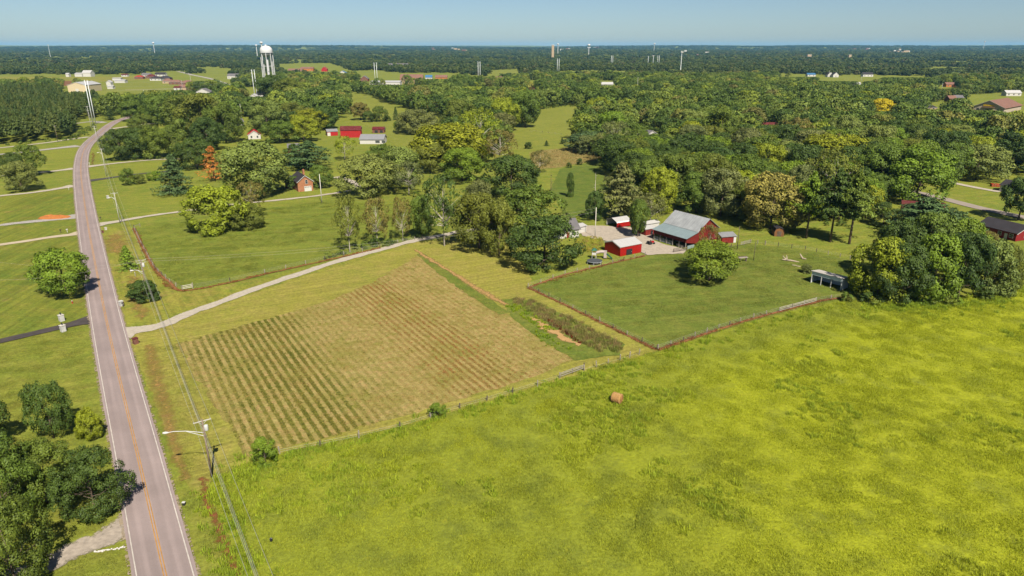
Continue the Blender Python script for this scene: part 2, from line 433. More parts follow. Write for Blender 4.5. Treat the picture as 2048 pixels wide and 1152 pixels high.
sheet('garden_lawn', [(1000, 600), (1035, 596), (1090, 612), (1250, 690), (1240, 712), (1150, 722), (1095, 690), (1030, 642)], PADD, 4, .5)
PAST2 = grass_mat('fenced_pasture', ph(128, 138, 50), ph(118, 132, 46), ph(140, 143, 56), .025, .2, 1.4, stripe=(R(14), 4.0, .1), dry=ph(150, 140, 70), dry_amt=(.6, .8))
sheet('fenced_pasture', [(270, 455), (380, 436), (520, 418), (640, 402), (690, 390), (840, 400), (980, 430), (930, 455), (830, 478), (700, 506), (530, 545), (366, 578), (312, 540)], PAST2, 1, .3)
FARL = grass_mat('mown_lot', ph(112, 128, 44), ph(132, 138, 50), ph(142, 142, 54), .03, .18, 1.3, stripe=(R(96), 2.6, .15), dry=ph(150, 136, 70))
sheet('mown_lot', [(-60, 395), (60, 388), (146, 376), (150, 420), (160, 480), (178, 590), (186, 640), (60, 672), (-200, 720), (-300, 500)], FARL, 1, .2)
SUNL = grass_mat('clearing_grass', ph(140, 146, 58), ph(130, 138, 52), ph(150, 150, 64), .02, .15, 1.2, dry=ph(160, 146, 80), dry_amt=(.6, .8))
sheet('clearing_grass', [(1010, 300), (1020, 250), (1090, 218), (1200, 212), (1290, 213), (1290, 222), (1170, 232), (1160, 290), (1080, 300)], SUNL, 1, .5)
TAN = grass_mat('dry_brush', ph(168, 148, 92), ph(152, 140, 80), ph(136, 136, 66), .06, .3, 1.2)
sheet('dry_brush', [(1075, 302), (1160, 292), (1190, 300), (1205, 318), (1120, 335), (1060, 340)], TAN, 2, .9)
GREEN2 = grass_mat('mown_field', ph(98, 118, 44), ph(108, 124, 48), ph(124, 132, 54), .03, .2, 1.3, stripe=(R(35), 3.5, .08))
sheet('mown_field', [(1120, 338), (1215, 318), (1230, 350), (1195, 410), (1165, 440), (1130, 430), (1100, 380)], GREEN2, 2, .4)
YEL = grass_mat('ripening_field', ph(160, 152, 62), ph(150, 146, 60), ph(136, 138, 56), .01, .05, .4, bump=.1)
sheet('ripening_field', [(-250, 152), (0, 153), (150, 154), (270, 152), (330, 152), (300, 160), (200, 164), (0, 166), (-250, 168)], YEL, 1, .2)
PLOW = plain('ploughed_soil', ph(142, 98, 62), .95, .25, .05)
sheet('ploughed_soil', [(-60, 168), (20, 165), (100, 162), (172, 161.5), (172, 170), (100, 173), (0, 174), (-60, 173)], PLOW, 2, .2)
for nm, px in (('school_field', [(190, 168), (330, 160), (345, 176), (330, 215), (205, 208)]), ('valley_field', [(975, 142), (1040, 139), (1040, 150), (985, 152)]),
               ('meadow_strip', [(690, 188), (730, 190), (770, 205), (830, 232), (900, 236), (880, 290), (790, 290), (730, 250), (690, 230)]),
               ('hill_field', [(1555, 155), (1640, 152), (1640, 160), (1560, 163)]), ('ridge_field', [(1740, 158), (1850, 152), (1850, 160), (1740, 170)]),
               ('park_field', [(1690, 156), (1740, 157), (1740, 170), (1680, 172)]), ('ball_field', [(1870, 172), (1915, 172), (1915, 186), (1870, 186)])):
    sheet(nm, px, SUNL, 1, .3)

# roads and drives ----------------------------------------------------------------
RL = [(276, 1152), (250, 1014), (226, 864), (200, 735), (185, 645), (172, 552), (161, 485), (152, 407), (147.5, 348), (150, 315), (156, 297), (172, 280), (197, 257), (215, 246), (230, 240), (246, 236.5)]
RR = [(385, 1152), (341, 996), (304, 864), (275, 760), (246, 657), (222, 567), (210, 512), (196, 452), (180, 372), (176, 332), (181, 305), (192, 285), (215, 267), (232, 251), (240, 245), (250, 239)]
def resamp(pts, n):
    P = smooth(pts, 1.0); d = np.concatenate([[0], np.cumsum([(P[i + 1] - P[i]).length for i in range(len(P) - 1)])])
    t = np.linspace(0, d[-1], n); A = np.array([tuple(p) for p in P]); return np.stack([np.interp(t, d, A[:, i]) for i in range(3)], 1)
a = resamp(G(RL), 60); b = resamp(G(RR), 60); CEN = (a + b) / 2
d0 = Vector(CEN[1]) - Vector(CEN[6]); d0.normalize()
road_c = [Vector(CEN[0]) + d0 * 90, Vector(CEN[0]) + d0 * 40] + [Vector(p) for p in CEN[::3]] + [Vector(CEN[-1])]
dl = (Vector(CEN[-1]) - Vector(CEN[-4])).normalized(); road_c += [Vector(CEN[-1]) + dl * 25]
for p in road_c: p.z = 0
m = N('road_asphalt', .85, .25)
uvn = m.n('UVMap', uv_map='UVMap'); su = m.n('SeparateXYZ'); m.L(uvn.outputs[0], su.inputs[0])
c = ph(178, 160, 156)
mpu = m.n('Mapping'); mpu.inputs['Scale'].default_value = (3.0, .02, 1); m.L(uvn.outputs[0], mpu.inputs['Vector'])
c = m.gain(c, m.noise(2.2, 3, .5, vec=mpu.outputs[0]), .86, 1.1)
c = m.gain(c, m.noise(.12, 5, .65), .86, 1.12); c = m.gain(c, m.noise(6, 5, .8), .86, 1.12)
wheel = m.math('ABSOLUTE', m.math('SINE', m.math('MULTIPLY', su.outputs[0], math.pi * 4)))
c = m.gain(c, wheel, 1.05, .93)
m.bump(m.noise(18, 3), .3, .02)
ASPH = m.out(c)
strip('road', road_c, 6.9, ASPH, 6, world=True, rough_edge=.04, cross=2, step=2.0)
PALEG = plain('pale_gravel', ph(196, 184, 166), .95, .2, 1.3, bump=.3)
strip('gravel_shoulder', road_c, 7.7, plain('shoulder_grit', ph(176, 158, 132), .95, .22, 1.0, feather=(.06, .05, 2.0)), 5, world=True, rough_edge=.1, step=1.2)
LINEW = plain('white_line', ph(222, 212, 202), .7, .25, .9); LINEY = plain('yellow_line', ph(204, 152, 84), .7, .3, .9)
def offset(C, o):
    C = smooth(C, 2.0); out = []
    for i, p in enumerate(C):
        d = C[min(i + 1, len(C) - 1)] - C[max(i - 1, 0)]; out.append(p + Vector((d.y, -d.x, 0)).normalized() * o)
    return out
for o_, mt in ((-2.98, LINEW), (2.98, LINEW)): strip('edge_line', offset(road_c, o_), .15, mt, 7, world=True, step=9)
for o_ in (-.15, .15): strip('centre_line', offset(road_c, o_), .13, LINEY, 7, world=True, step=9)
GRAV = plain('gravel_drive', ph(206, 194, 176), .95, .2, 1.2, bump=.3, feather=(-.25, .3, 2.2))
GRAV2 = plain('grey_gravel', ph(190, 182, 174), .95, .22, .9, bump=.3, feather=(-.2, .3, 2.0))
strip('gravel_drive', [(245, 668), (268, 662), (300, 657), (340, 645), (380, 627), (440, 605), (520, 575), (600, 548), (680, 522), (760, 500), (830, 482), (890, 470), (935, 462), (1000, 458), (1080, 460), (1140, 462), (1190, 464)], [9, 5.0, 3.6, 3.4, 3.2, 3.2, 3.2, 3.2, 3.2, 3.2, 3.2, 3.2, 3.4, 4, 5, 6, 7], GRAV, 5, rough_edge=.3)
sheet('farmyard_gravel', [(1160, 452), (1205, 452), (1262, 455), (1300, 468), (1308, 482), (1330, 490), (1372, 500), (1366, 508), (1295, 511), (1270, 498), (1200, 480), (1165, 472)], plain('farmyard_gravel', ph(198, 184, 166), .95, .22, .7, bump=.3), 5, .5)
strip('concrete_drive', [(162, 466), (140, 470), (100, 475), (50, 483), (0, 490), (-80, 502)], [6, 3.6, 3.0, 3.0, 3.0, 3.0], plain('concrete_drive', ph(214, 196, 168), .9, .1, .4), 4, rough_edge=.1)
strip('grey_gravel_drive', [(158, 432), (130, 436), (90, 441), (40, 446), (0, 451), (-80, 460)], [9, 6.5, 4.5, 4, 3.6, 3.6], GRAV2, 4, rough_edge=.5)
strip('farm_lane', [(190, 451), (230, 444), (300, 432), (380, 421), (450, 411), (520, 404), (580, 398), (640, 391), (690, 383), (715, 374), (700, 362), (672, 354)], [6, 3.4, 2.8, 2.6, 2.6, 2.6, 2.6, 2.6, 2.6, 3, 4, 4], GRAV, 4, rough_edge=.35)
strip('lot_drive', [(150, 371), (120, 377), (60, 386), (0, 392), (-80, 402)], [7, 4, 3.2, 3.2, 3.2], GRAV, 4, rough_edge=.25)
strip('lot_drive', [(150, 337), (120, 341), (60, 347), (0, 352), (-80, 361)], [7, 4, 3, 3, 3], GRAV, 4, rough_edge=.25)
strip('side_drive', [(172, 334), (220, 328), (280, 322), (325, 319), (360, 318)], [7, 3.6, 3.2, 3.2, 3.2], GRAV, 4, rough_edge=.2)
strip('asphalt_drive', [(176, 362), (220, 356), (262, 350), (300, 346), (340, 343)], [6, 3, 2.6, 2.6, 2.6], plain('dark_asphalt', ph(92, 88, 88), .9, .2, .6), 4, rough_edge=.15)
strip('side_street', [(158, 292), (120, 296), (60, 303), (0, 309), (-80, 316)], [12, 7, 5.5, 5, 5], GRAV2, 4, rough_edge=.2)
strip('side_street', [(178, 274), (140, 279), (90, 286), (0, 296), (-80, 304)], [5, 4, 4, 4, 4], GRAV, 4, rough_edge=.2)
strip('side_street', [(205, 246), (190, 243), (160, 246), (130, 250)], [9, 5, 4, 4], GRAV2, 4, rough_edge=.2)
strip('side_drive', [(215, 259), (250, 254), (300, 248), (360, 244)], [6, 4, 4, 4], GRAV, 4, rough_edge=.2)
strip('asphalt_drive', [(200, 283), (218, 278), (222, 271), (205, 266)], [6, 6, 6, 5], plain('new_asphalt', ph(70, 68, 78), .9, .2, .6), 4, rough_edge=.2)
BLK = plain('patched_asphalt', ph(88, 80, 78), .9, .3, .5)
strip('asphalt_drive', [(184, 640), (160, 645), (120, 655), (60, 669), (0, 683), (-80, 702)], [7, 4.2, 3.0, 2.9, 2.9, 2.9], BLK, 4, rough_edge=.12)
strip('gravel_drive', [(262, 1050), (225, 1068), (170, 1092), (110, 1122), (60, 1142), (0, 1160), (-60, 1170)], [7, 4.4, 3.6, 3.4, 3.4, 3.4, 3.4], plain('rutted_gravel', ph(190, 176, 160), .95, .3, 1.4, bump=.4, feather=(-.05, .4, 1.2)), 4, rough_edge=.5)
strip('back_street', [(1800, 378), (1855, 390), (1900, 401), (1950, 414), (2000, 425), (2080, 441), (2200, 462)], 6.0, plain('back_street', ph(176, 162, 150), .9, .12, .3), 4, rough_edge=.1)
strip('back_drive', [(1880, 360), (1920, 369), (1960, 377), (2000, 384)], 4.0, GRAV, 4, rough_edge=.1)
strip('far_road', [(462, 172), (430, 160), (410, 155), (385, 150), (370, 146), (355, 143)], 9, GRAV2, 4)
strip('far_road', [(250, 180), (300, 179), (345, 178), (400, 182)], 6, GRAV, 4)
strip('far_road', [(215, 160), (280, 157), (330, 156)], 7, plain('lot_asphalt', ph(140, 132, 128), .9, .1, .1), 4)

# bare and stained strips of soil: real patches with their own shape
DIRT = plain('bare_soil', ph(190, 152, 94), .95, .22, .9, bump=.3, feather=(.35, .5, 1.3))
REDD = plain('red_soil', ph(150, 92, 58), .95, .3, 1.0, bump=.3, feather=(.62, .5, 1.1))
DRYG = grass_mat('worn_grass', ph(176, 146, 80), ph(158, 140, 68), ph(178, 136, 84), .1, .5, 1.8, feather=(.1, 1.2, .9))
strip('worn_ground', [(297, 690), (306, 730), (322, 790), (340, 850), (352, 900), (372, 960)], [2.4, 3.8, 3.6, 3.2, 2.6, 1.8], DRYG, 3, rough_edge=.3, step=1.2)
strip('worn_ground', [(226, 470), (232, 492), (245, 508)], [5, 9, 6], DRYG, 3, rough_edge=1.6, step=.8)
strip('worn_ground', [(262, 552), (268, 580), (278, 610), (285, 640)], [1.5, 3, 4, 2], DRYG, 3, rough_edge=1.2, step=.7)
strip('red_soil_strip', [(405, 955), (412, 1000), (432, 1050), (455, 1100), (478, 1152)], [2.6, 3.2, 3.4, 3.2, 3.2], REDD, 4, rough_edge=.3, step=.8)
strip('bare_soil_strip', [(830, 500), (860, 520), (900, 543), (950, 575), (990, 598), (1015, 612)], [1.6, 3.4, 2.6, 4.0, 4.2, 2.0], DIRT, 5, rough_edge=.3, step=1.0)
strip('bare_soil_strip', [(1062, 635), (1090, 655), (1130, 680), (1160, 692)], [1.2, 2.6, 2.2, 1.2], plain('tilled_garden_soil', ph(204, 164, 108), .95, .2, .9, bump=.3, feather=(.1, .4, 1.6)), 6, rough_edge=.7, step=.6)
strip('grass_strip', [(840, 508), (880, 540), (950, 590), (1010, 628)], [2, 3.4, 3.4, 3], PADD, 4, rough_edge=.4, step=1.2)
FENCE_SOIL = plain('sprayed_fence_line', ph(160, 108, 66), .95, .3, 1.2, bump=.4, feather=(.25, .5, 2.0))
for pts in ([(268, 458), (282, 487), (310, 539), (340, 565), (365, 582), (460, 566), (530, 549), (650, 522), (760, 497)],
            [(1058, 577), (1120, 606), (1200, 645), (1314, 701)], [(1058, 576), (1130, 550), (1225, 527), (1290, 512)],
            [(1316, 701), (1390, 676), (1480, 646), (1560, 624), (1640, 603), (1690, 596)]):
    strip('sprayed_fence_line', pts, 1.7, FENCE_SOIL, 5, rough_edge=.15, step=1.0)
strip('worn_bank', [(186, 306), (186, 318), (184, 330)], [2.5, 3.2, 2.5], REDD, 3, rough_edge=.9, step=.8)

# ------------------------------------------------------------------ plants: prototypes
def quads_mesh(name, P, Nn, size, ratio, tone, rng, mat):
    n = len(P); t = rng.normal(size=(n, 3)); t -= (t * Nn).sum(1)[:, None] * Nn; t /= np.linalg.norm(t, axis=1)[:, None] + 1e-9
    b = np.cross(Nn, t); s = size[:, None]; bend = Nn * s * .25
    V = np.stack([P - t * s, P + b * s * ratio - bend * .3, P + t * s * 1.1 - bend, P - b * s * ratio - bend * .3], 1).reshape(-1, 3)
    me = bpy.data.meshes.new(name); me.vertices.add(4 * n); me.vertices.foreach_set('co', V.ravel().astype(np.float32))
    me.loops.add(4 * n); me.loops.foreach_set('vertex_index', np.arange(4 * n, dtype=np.int32))
    me.polygons.add(n); me.polygons.foreach_set('loop_start', np.arange(0, 4 * n, 4, dtype=np.int32))
    me.update(calc_edges=True); me.validate()
    at = me.attributes.new('tone', 'FLOAT', 'FACE'); at.data.foreach_set('value', tone.astype(np.float32))
    me.materials.append(mat); return me
def unit(v): return v / (np.linalg.norm(v, axis=1)[:, None] + 1e-9)
PROF = {   # crown radius (0..0.5) over height 0..1 and where the crown begins
    'round': (.10, lambda z: .5 * np.sqrt(np.clip(1 - ((z - .46) / .55) ** 2, 0, 1))),
    'tall': (.16, lambda z: .5 * np.clip(np.sin(np.clip((z - .08) / .95, 0, 1) * math.pi), 0, 1) ** .6),
    'spread': (.22, lambda z: .5 * np.clip(1 - np.abs((z - .55) / .48) ** 2.6, 0, 1) ** .6),
    'airy': (.24, lambda z: .5 * np.clip(np.sin(np.clip((z - .12) / .92, 0, 1) * math.pi), 0, 1) ** .6),
    'shrub': (0.0, lambda z: .5 * np.clip(1 - ((z - .35) / .68) ** 2, 0, 1) ** .5),
}
def crown_mesh(kind, seed, nl, leaves, size, mat, lobe=(.10, .19), fill=.12):
    rng = np.random.default_rng(seed); zb, pf = PROF[kind]
    z = zb + (1 - zb) * rng.random(nl * 3) ** .85; keep = rng.random(nl * 3) < pf(z) * 2 + .12; z = z[keep][:nl]; nl = len(z)
    a = np.arange(nl) * 2.39996 + rng.normal(0, .5, nl); ph1, ph2 = rng.random(2) * 6.28
    wob = 1 + .16 * np.sin(2 * a + ph1) + .1 * np.sin(3 * a + ph2 + z * 5)
    lr = rng.uniform(*lobe, nl) * (1.0 if kind != 'airy' else .8)
    rr = np.clip(pf(z) * wob - lr * .6, 0, 1) * rng.uniform(.8, 1.12, nl)
    inner = rng.random(nl) < fill; rr[inner] *= .45
    C = np.stack([rr * np.cos(a), rr * np.sin(a), np.minimum(z, 1.0 - lr * .72)], 1)
    li = rng.choice(nl, leaves, p=lr ** 2 / (lr ** 2).sum()); c = C[li]; r = lr[li]
    out = c * np.array([1, 1, 0]) * 1.4 + np.array([0, 0, .28]) + (c - np.array([0, 0, .5])) * np.array([0, 0, .8])
    d = unit(rng.normal(size=(leaves, 3)) + unit(out) * .8)
    P = c + d * r[:, None] * rng.uniform(.74, 1.08, leaves)[:, None] * np.array([1, 1, .82])
    P += rng.normal(0, .008, P.shape); P[:, 2] = np.maximum(P[:, 2], .01 if zb == 0 else zb * .6)
    Nn = unit(d * 1.35 + rng.normal(0, .42, d.shape) + np.array([0, 0, .2]))
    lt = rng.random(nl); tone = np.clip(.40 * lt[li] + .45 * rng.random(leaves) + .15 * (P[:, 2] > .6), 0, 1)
    return quads_mesh('crown_' + kind, P, Nn, size * rng.uniform(.55, 1.35, leaves), .62, tone, rng, mat), C
def conifer_mesh(seed, tiers, leaves, size, mat, slim=1.0, ragged=.25, base=.06, flat=.5, gap=.0):
    """branches in tiers; foliage pads hang along each branch"""
    rng = np.random.default_rng(seed); P = []; T = []; Nn = []
    per = max(6, leaves // (tiers * 7)); br = []
    for i in range(tiers):
        z = base + (1 - base) * max(0.0, (i + rng.uniform(-.3, .3)) / tiers) ** .95; z = min(max(z, base), .985)
        if flat > .6: Rz = .5 * (1 - max(0, (z - .35) / .65) ** 1.7) * (.6 + .4 * min(1, (z - base) / .25))
        else: Rz = .5 * (1 - z) ** .82 * slim + .015
        nb = 7; a0 = rng.random() * 6.28
        for k in range(nb):
            if rng.random() < gap: continue
            a = a0 + k * 6.283 / nb + rng.normal(0, .22); L = Rz * (1 + rng.normal(0, ragged)); L = max(.03, L)
            t = rng.random(per) ** .6; lift = rng.uniform(-.05, .12)
            x = t * L; wdt = .1 * L + .018
            off = rng.normal(0, 1, per) * wdt * (1.1 - .5 * t)
            px = np.stack([x * math.cos(a) - off * math.sin(a), x * math.sin(a) + off * math.cos(a), z + lift * x - .05 * (1 - flat) * t + rng.normal(0, .012, per)], 1)
            P.append(px); tn = rng.random(); T.append(np.clip(.45 * tn + .25 * t + .4 * rng.random(per), 0, 1))
            nn = np.stack([np.full(per, math.cos(a) * .45), np.full(per, math.sin(a) * .45), np.full(per, .85)], 1) + rng.normal(0, .42, (per, 3))
            Nn.append(unit(nn)); br.append((z, a, L, lift))
    P = np.concatenate(P); Nn = np.concatenate(Nn); T = np.concatenate(T)
    return quads_mesh('crown_conifer', P, Nn, size * rng.uniform(.6, 1.4, len(P)), .5, T, rng, mat), br
def trunk_mesh(C, seed, r=.022, limbs=12, top=.8, mat=BARK, zmin=.12, lean=.02, limb_r=.4):
    rng = random.Random(seed); mb = MB()
    ax = [(rng.gauss(0, lean) * t, rng.gauss(0, lean) * t, t) for t in (0, .15, .35, .55, top)]
    ax[0] = (0, 0, -.01)
    mb.tube(ax, [r * 1.35, r, r * .8, r * .55, r * .15], 7)
    if C is not None and len(C):
        pick = [C[i] for i in rng.sample(range(len(C)), min(limbs, len(C)))]
        for c in pick:
            z0 = max(zmin, min(top * .85, c[2] * rng.uniform(.45, .7))); t = z0
            p0 = (0, 0, t); q = Vector(c) * .97; mid = Vector(p0).lerp(q, .5) + Vector((0, 0, -.02 + rng.uniform(0, .05)))
            rl = r * limb_r * (1.1 - z0)
            mb.tube([p0, mid, q], [rl, rl * .65, rl * .18], 5, False)
    return mb.mesh('trunk', True)
def conifer_trunk(br, seed, r=.018, mat=BARK):
    mb = MB(); mb.tube([(0, 0, -.01), (0, 0, .4), (0, 0, .97)], [r * 1.3, r * .8, r * .12], 7)
    rng = random.Random(seed)
    for z, a, L, lift in rng.sample(br, min(len(br), 40)):
        mb.tube([(0, 0, z), (L * .85 * math.cos(a), L * .85 * math.sin(a), z + lift * L * .85)], [r * .22, r * .07], 4, False)
    return mb.mesh('trunk', True)

PROTO = {}
def add_proto(kind, crown, trunk, mat):
    trunk.materials.append(mat); PROTO.setdefault(kind, []).append((crown, trunk))
for kd, seeds, nl, lv, sz in (('near', (11, 12), 110, 17000, .0145), ('round', (21, 22, 23, 24), 80, 10500, .0195), ('tall', (31, 32, 33), 72, 9500, .021),
                              ('spread', (41, 42), 95, 10000, .0195), ('airy', (51, 52, 53), 60, 2600, .021), ('shrub', (61, 62, 63), 85, 9000, .0225)):
    for s in seeds:
        c_, C_ = crown_mesh('round' if kd == 'near' else kd, s, nl, lv, sz, LEAF, lobe=(.07, .135) if kd == 'near' else (.085, .165))
        pale = kd == 'airy'
        t_ = trunk_mesh(C_, s, r=.02 if kd != 'airy' else .017, limbs=26 if pale else 12, zmin=PROF['round' if kd == 'near' else kd][0] + .04, limb_r=.5 if pale else .4)
        add_proto(kd, c_, t_, BARK_PALE if pale else BARK)
for s in (71, 72):
    c_, b_ = conifer_mesh(s, 17, 6200, .024, LEAF, slim=1.0); add_proto('spruce', c_, conifer_trunk(b_, s), BARK)
for s in (81, 82, 83):
    c_, b_ = conifer_mesh(s, 15, 6800, .025, LEAF, flat=.8, ragged=.32, base=.12, gap=.12); add_proto('pine', c_, conifer_trunk(b_, s), BARK)
for s in (84, 85, 86):
    c_, b_ = conifer_mesh(s, 14, 7200, .024, LEAF, flat=.8, ragged=.34, base=.40, gap=.12); add_proto('tallpine', c_, conifer_trunk(b_, s, .022), BARK)
for s in (91,):
    c_, b_ = conifer_mesh(s, 14, 3200, .022, LEAF, slim=1.0, ragged=.35, base=.12, gap=.15); add_proto('deadpine', c_, conifer_trunk(b_, s), BARK)

TREE_C = {'mid': (.050, .074, .014), 'dark': (.030, .050, .012), 'yellow': (.105, .124, .010), 'pale': (.080, .100, .032), 'olive': (.062, .076, .015),
          'brown': (.076, .070, .024), 'grey': (.068, .078, .034), 'blue': (.036, .062, .030), 'gold': (.26, .21, .010), 'rust': (.19, .075, .022), 'deep': (.024, .042, .011),
          'tan': (.115, .108, .036), 'lime': (.13, .16, .012), 'bright': (.07, .105, .012)}
TREE_C = {k: (c[0] * 1.45, c[1] * 1.46, c[2] * 1.05) for k, c in TREE_C.items()}
TONE_WORD = {'mid': 'mid green', 'dark': 'dark green', 'yellow': 'yellow-green', 'pale': 'pale green', 'olive': 'olive green', 'brown': 'brownish green', 'grey': 'grey-green', 'blue': 'bluish green',
             'gold': 'bright yellow', 'rust': 'rust-brown', 'deep': 'very dark green', 'tan': 'tan-tinged', 'lime': 'lime green', 'bright': 'bright green'}
KNAME = {'near': 'broadleaf_tree', 'round': 'broadleaf_tree', 'tall': 'broadleaf_tree', 'spread': 'broadleaf_tree', 'airy': 'sparse_tree', 'shrub': 'shrub', 'spruce': 'spruce_tree', 'pine': 'pine_tree', 'tallpine': 'pine_tree', 'deadpine': 'dead_conifer'}
TREES = []        # (x, y, radius) of everything planted one by one
trng = random.Random(3)
def plant(X, Y, h, wd, kind, colr, label, group=None, cat=None):
    c_, t_ = PROTO[kind][trng.randrange(len(PROTO[kind]))]
    o = thing(KNAME[kind], label, cat or ('shrub' if kind == 'shrub' else 'tree'), (X, Y, 0), trng.random() * 6.28, group)
    j = lambda: trng.uniform(.93, 1.07)
    sca = (wd * j(), wd * j(), h)
    cr = obj('crown', c_, None, o, scale=sca); b = trng.uniform(.9, 1.1); cc = TREE_C[colr]
    cr.color = (cc[0] * b * j(), cc[1] * b, cc[2] * b * j(), 1)
    obj('trunk', t_, None, o, scale=sca)
    TREES.append((X, Y, wd / 2)); return o
def tree_px(x, yb, yt, wpx, kind, colr, label, group=None, cat=None):
    p = g(x, yb); wd = wpx * mpp(p.y); r = wd / 2; q = max(1.0, zt(p.y, yt)); tn = H / p.length
    if kind == 'shrub':                                   # its skirt, not its stem, is what stands at yb
        p = p + Vector((p.x, p.y, 0)).normalized() * r * .6; q = max(1.0, zt(p.y, yt))
    h = (1.1 * q - math.sqrt(max(0, 1.21 * q * q - .4 * (q * q - (r * tn) ** 2)))) / .2
    h = max(h, .5 * q, .55 * wd if kind != 'shrub' else .4 * wd)
    if kind in ('spruce', 'pine', 'tallpine', 'deadpine'): h = q * .97
    return plant(p.x, p.y, h, wd, kind, colr, label, group, cat)

# ---- scattering of what cannot be counted
PCOL = {}
def scatter(name, protos, X, Y, Z, S, rot, label=None, cat=None, idx=None):
    """one object of kind stuff: prototypes set on points"""
    key = tuple(id(p) for p in protos)
    if key not in PCOL:
        c_ = bpy.data.collections.new(name + '_kinds')
        for i, me in enumerate(protos):
            o = bpy.data.objects.new('%s_kind_%02d' % (name, i), me); c_.objects.link(o)
        PCOL[key] = c_
    n = len(X); me = bpy.data.meshes.new(name); me.vertices.add(n)
    me.vertices.foreach_set('co', np.stack([X, Y, Z], 1).astype(np.float32).ravel())
    S = np.asarray(S, np.float32)
    if S.ndim == 1: S = np.stack([S, S, S], 1)
    a = me.attributes.new('sca', 'FLOAT_VECTOR', 'POINT'); a.data.foreach_set('vector', np.ascontiguousarray(S).ravel())
    rr = np.zeros((n, 3), np.float32); rr[:, 2] = rot
    a = me.attributes.new('rot', 'FLOAT_VECTOR', 'POINT'); a.data.foreach_set('vector', rr.ravel())
    a = me.attributes.new('idx', 'INT', 'POINT'); a.data.foreach_set('value', (np.random.default_rng(5).integers(0, len(protos), n) if idx is None else idx).astype(np.int32))
    o = obj(name, me); tag(o, label, cat, kind='stuff')
    ng = bpy.data.node_groups.new(name + '_scatter', 'GeometryNodeTree')
    ng.interface.new_socket('Geometry', in_out='INPUT', socket_type='NodeSocketGeometry'); ng.interface.new_socket('Geometry', in_out='OUTPUT', socket_type='NodeSocketGeometry')
    gi = ng.nodes.new('NodeGroupInput'); go = ng.nodes.new('NodeGroupOutput')
    ip = ng.nodes.new('GeometryNodeInstanceOnPoints'); ci = ng.nodes.new('GeometryNodeCollectionInfo')
    ci.inputs[0].default_value = PCOL[key]; ci.inputs['Separate Children'].default_value = True; ci.inputs['Reset Children'].default_value = True
    def na(nm, ty):
        x = ng.nodes.new('GeometryNodeInputNamedAttribute'); x.data_type = ty; x.inputs[0].default_value = nm; return x.outputs[0]
    L = ng.links.new
    L(gi.outputs[0], ip.inputs['Points']); L(ci.outputs[0], ip.inputs['Instance']); ip.inputs['Pick Instance'].default_value = True
    L(na('idx', 'INT'), ip.inputs['Instance Index']); L(na('rot', 'FLOAT_VECTOR'), ip.inputs['Rotation']); L(na('sca', 'FLOAT_VECTOR'), ip.inputs['Scale'])
    L(ip.outputs[0], go.inputs[0])
    md = o.modifiers.new('scatter', 'NODES'); md.node_group = ng
    return o
def blades_mesh(name, seed, n, size, hgt, wdt, mat, lean=.35):
    """a patch of grass: n bent blades spread over a size x size square"""
    rng = np.random.default_rng(seed); P = (rng.random((n, 2)) - .5) * size; h = hgt * rng.uniform(.35, 1.0, n); a = rng.random(n) * 6.283
    l = rng.normal(0, lean, n) * h; dx = np.cos(a); dy = np.sin(a); z0 = np.zeros(n)
    b0 = np.stack([P[:, 0] - dy * wdt, P[:, 1] + dx * wdt, z0], 1); b1 = np.stack([P[:, 0] + dy * wdt, P[:, 1] - dx * wdt, z0], 1)
    m0 = np.stack([P[:, 0] + dx * l * .35 + dy * wdt * .8, P[:, 1] + dy * l * .35 - dx * wdt * .8, h * .6], 1); m1 = m0 + np.stack([-dy, dx, z0], 1) * wdt * 1.6
    tp = np.stack([P[:, 0] + dx * l, P[:, 1] + dy * l, h], 1)
    V = np.stack([b0, b1, m0, m1, tp], 1).reshape(-1, 3)
    fs = [];
    for i in range(n):
        k = 5 * i; fs += [(k, k + 1, k + 2, k + 3), (k + 3, k + 2, k + 4)]
    me = bpy.data.meshes.new(name); me.from_pydata(V.tolist(), [], fs); me.update()
    at = me.attributes.new('tone', 'FLOAT', 'FACE'); at.data.foreach_set('value', np.repeat(rng.random(n), 2).astype(np.float32))
    me.materials.append(mat); return me
def blade_mat(name, cols, s=.05, transl=.3, east=None):
    """colour patches over the place, blade by blade tone"""
    m = N(name, .7, .15); tone = m.n('Attribute', attribute_name='tone').outputs['Fac']
    c = cols[0]
    for i, cc in enumerate(cols[1:]):
        c = m.mix(m.ramp(m.noise(s * (2.3 ** i), 4, .6), .42, .6), c, cc)
    if east:
        sep = m.n('SeparateXYZ'); m.L(m.pos(), sep.inputs[0])
        yel = m.math('DIVIDE', m.math('ADD', m.math('ADD', sep.outputs[0], -4.0), m.math('MULTIPLY', m.math('SUBTRACT', m.noise(.03, 4, .6), .5), 110.0)), 50.0, True)
        yel = m.math('MULTIPLY', yel, fence_band(m, sep))
        c = m.mix(m.math('MULTIPLY', yel, .75), c, east)
        c = m.gain(c, m.noise(1.0, 3, .6, vec=m.rotated(R(-52), .03, .35)), .9, 1.1)
    c = m.mix(1.0, c, m.ramp(tone, 0, 1, (.6, .6, .6, 1), (1.35, 1.35, 1.3, 1)), 'MULTIPLY')
    m.L(c, m.b.inputs['Base Color']); tr = m.n('BsdfTranslucent'); m.L(c, tr.inputs[0]); mx = m.n('MixShader'); mx.inputs[0].default_value = transl
    m.L(m.b.outputs[0], mx.inputs[1]); m.L(tr.outputs[0], mx.inputs[2]); m.L(mx.outputs[0], m.t.nodes['Material Output'].inputs['Surface'])
    return m.m

# ------------------------------------------------------------------ trees one can point to
T = tree_px
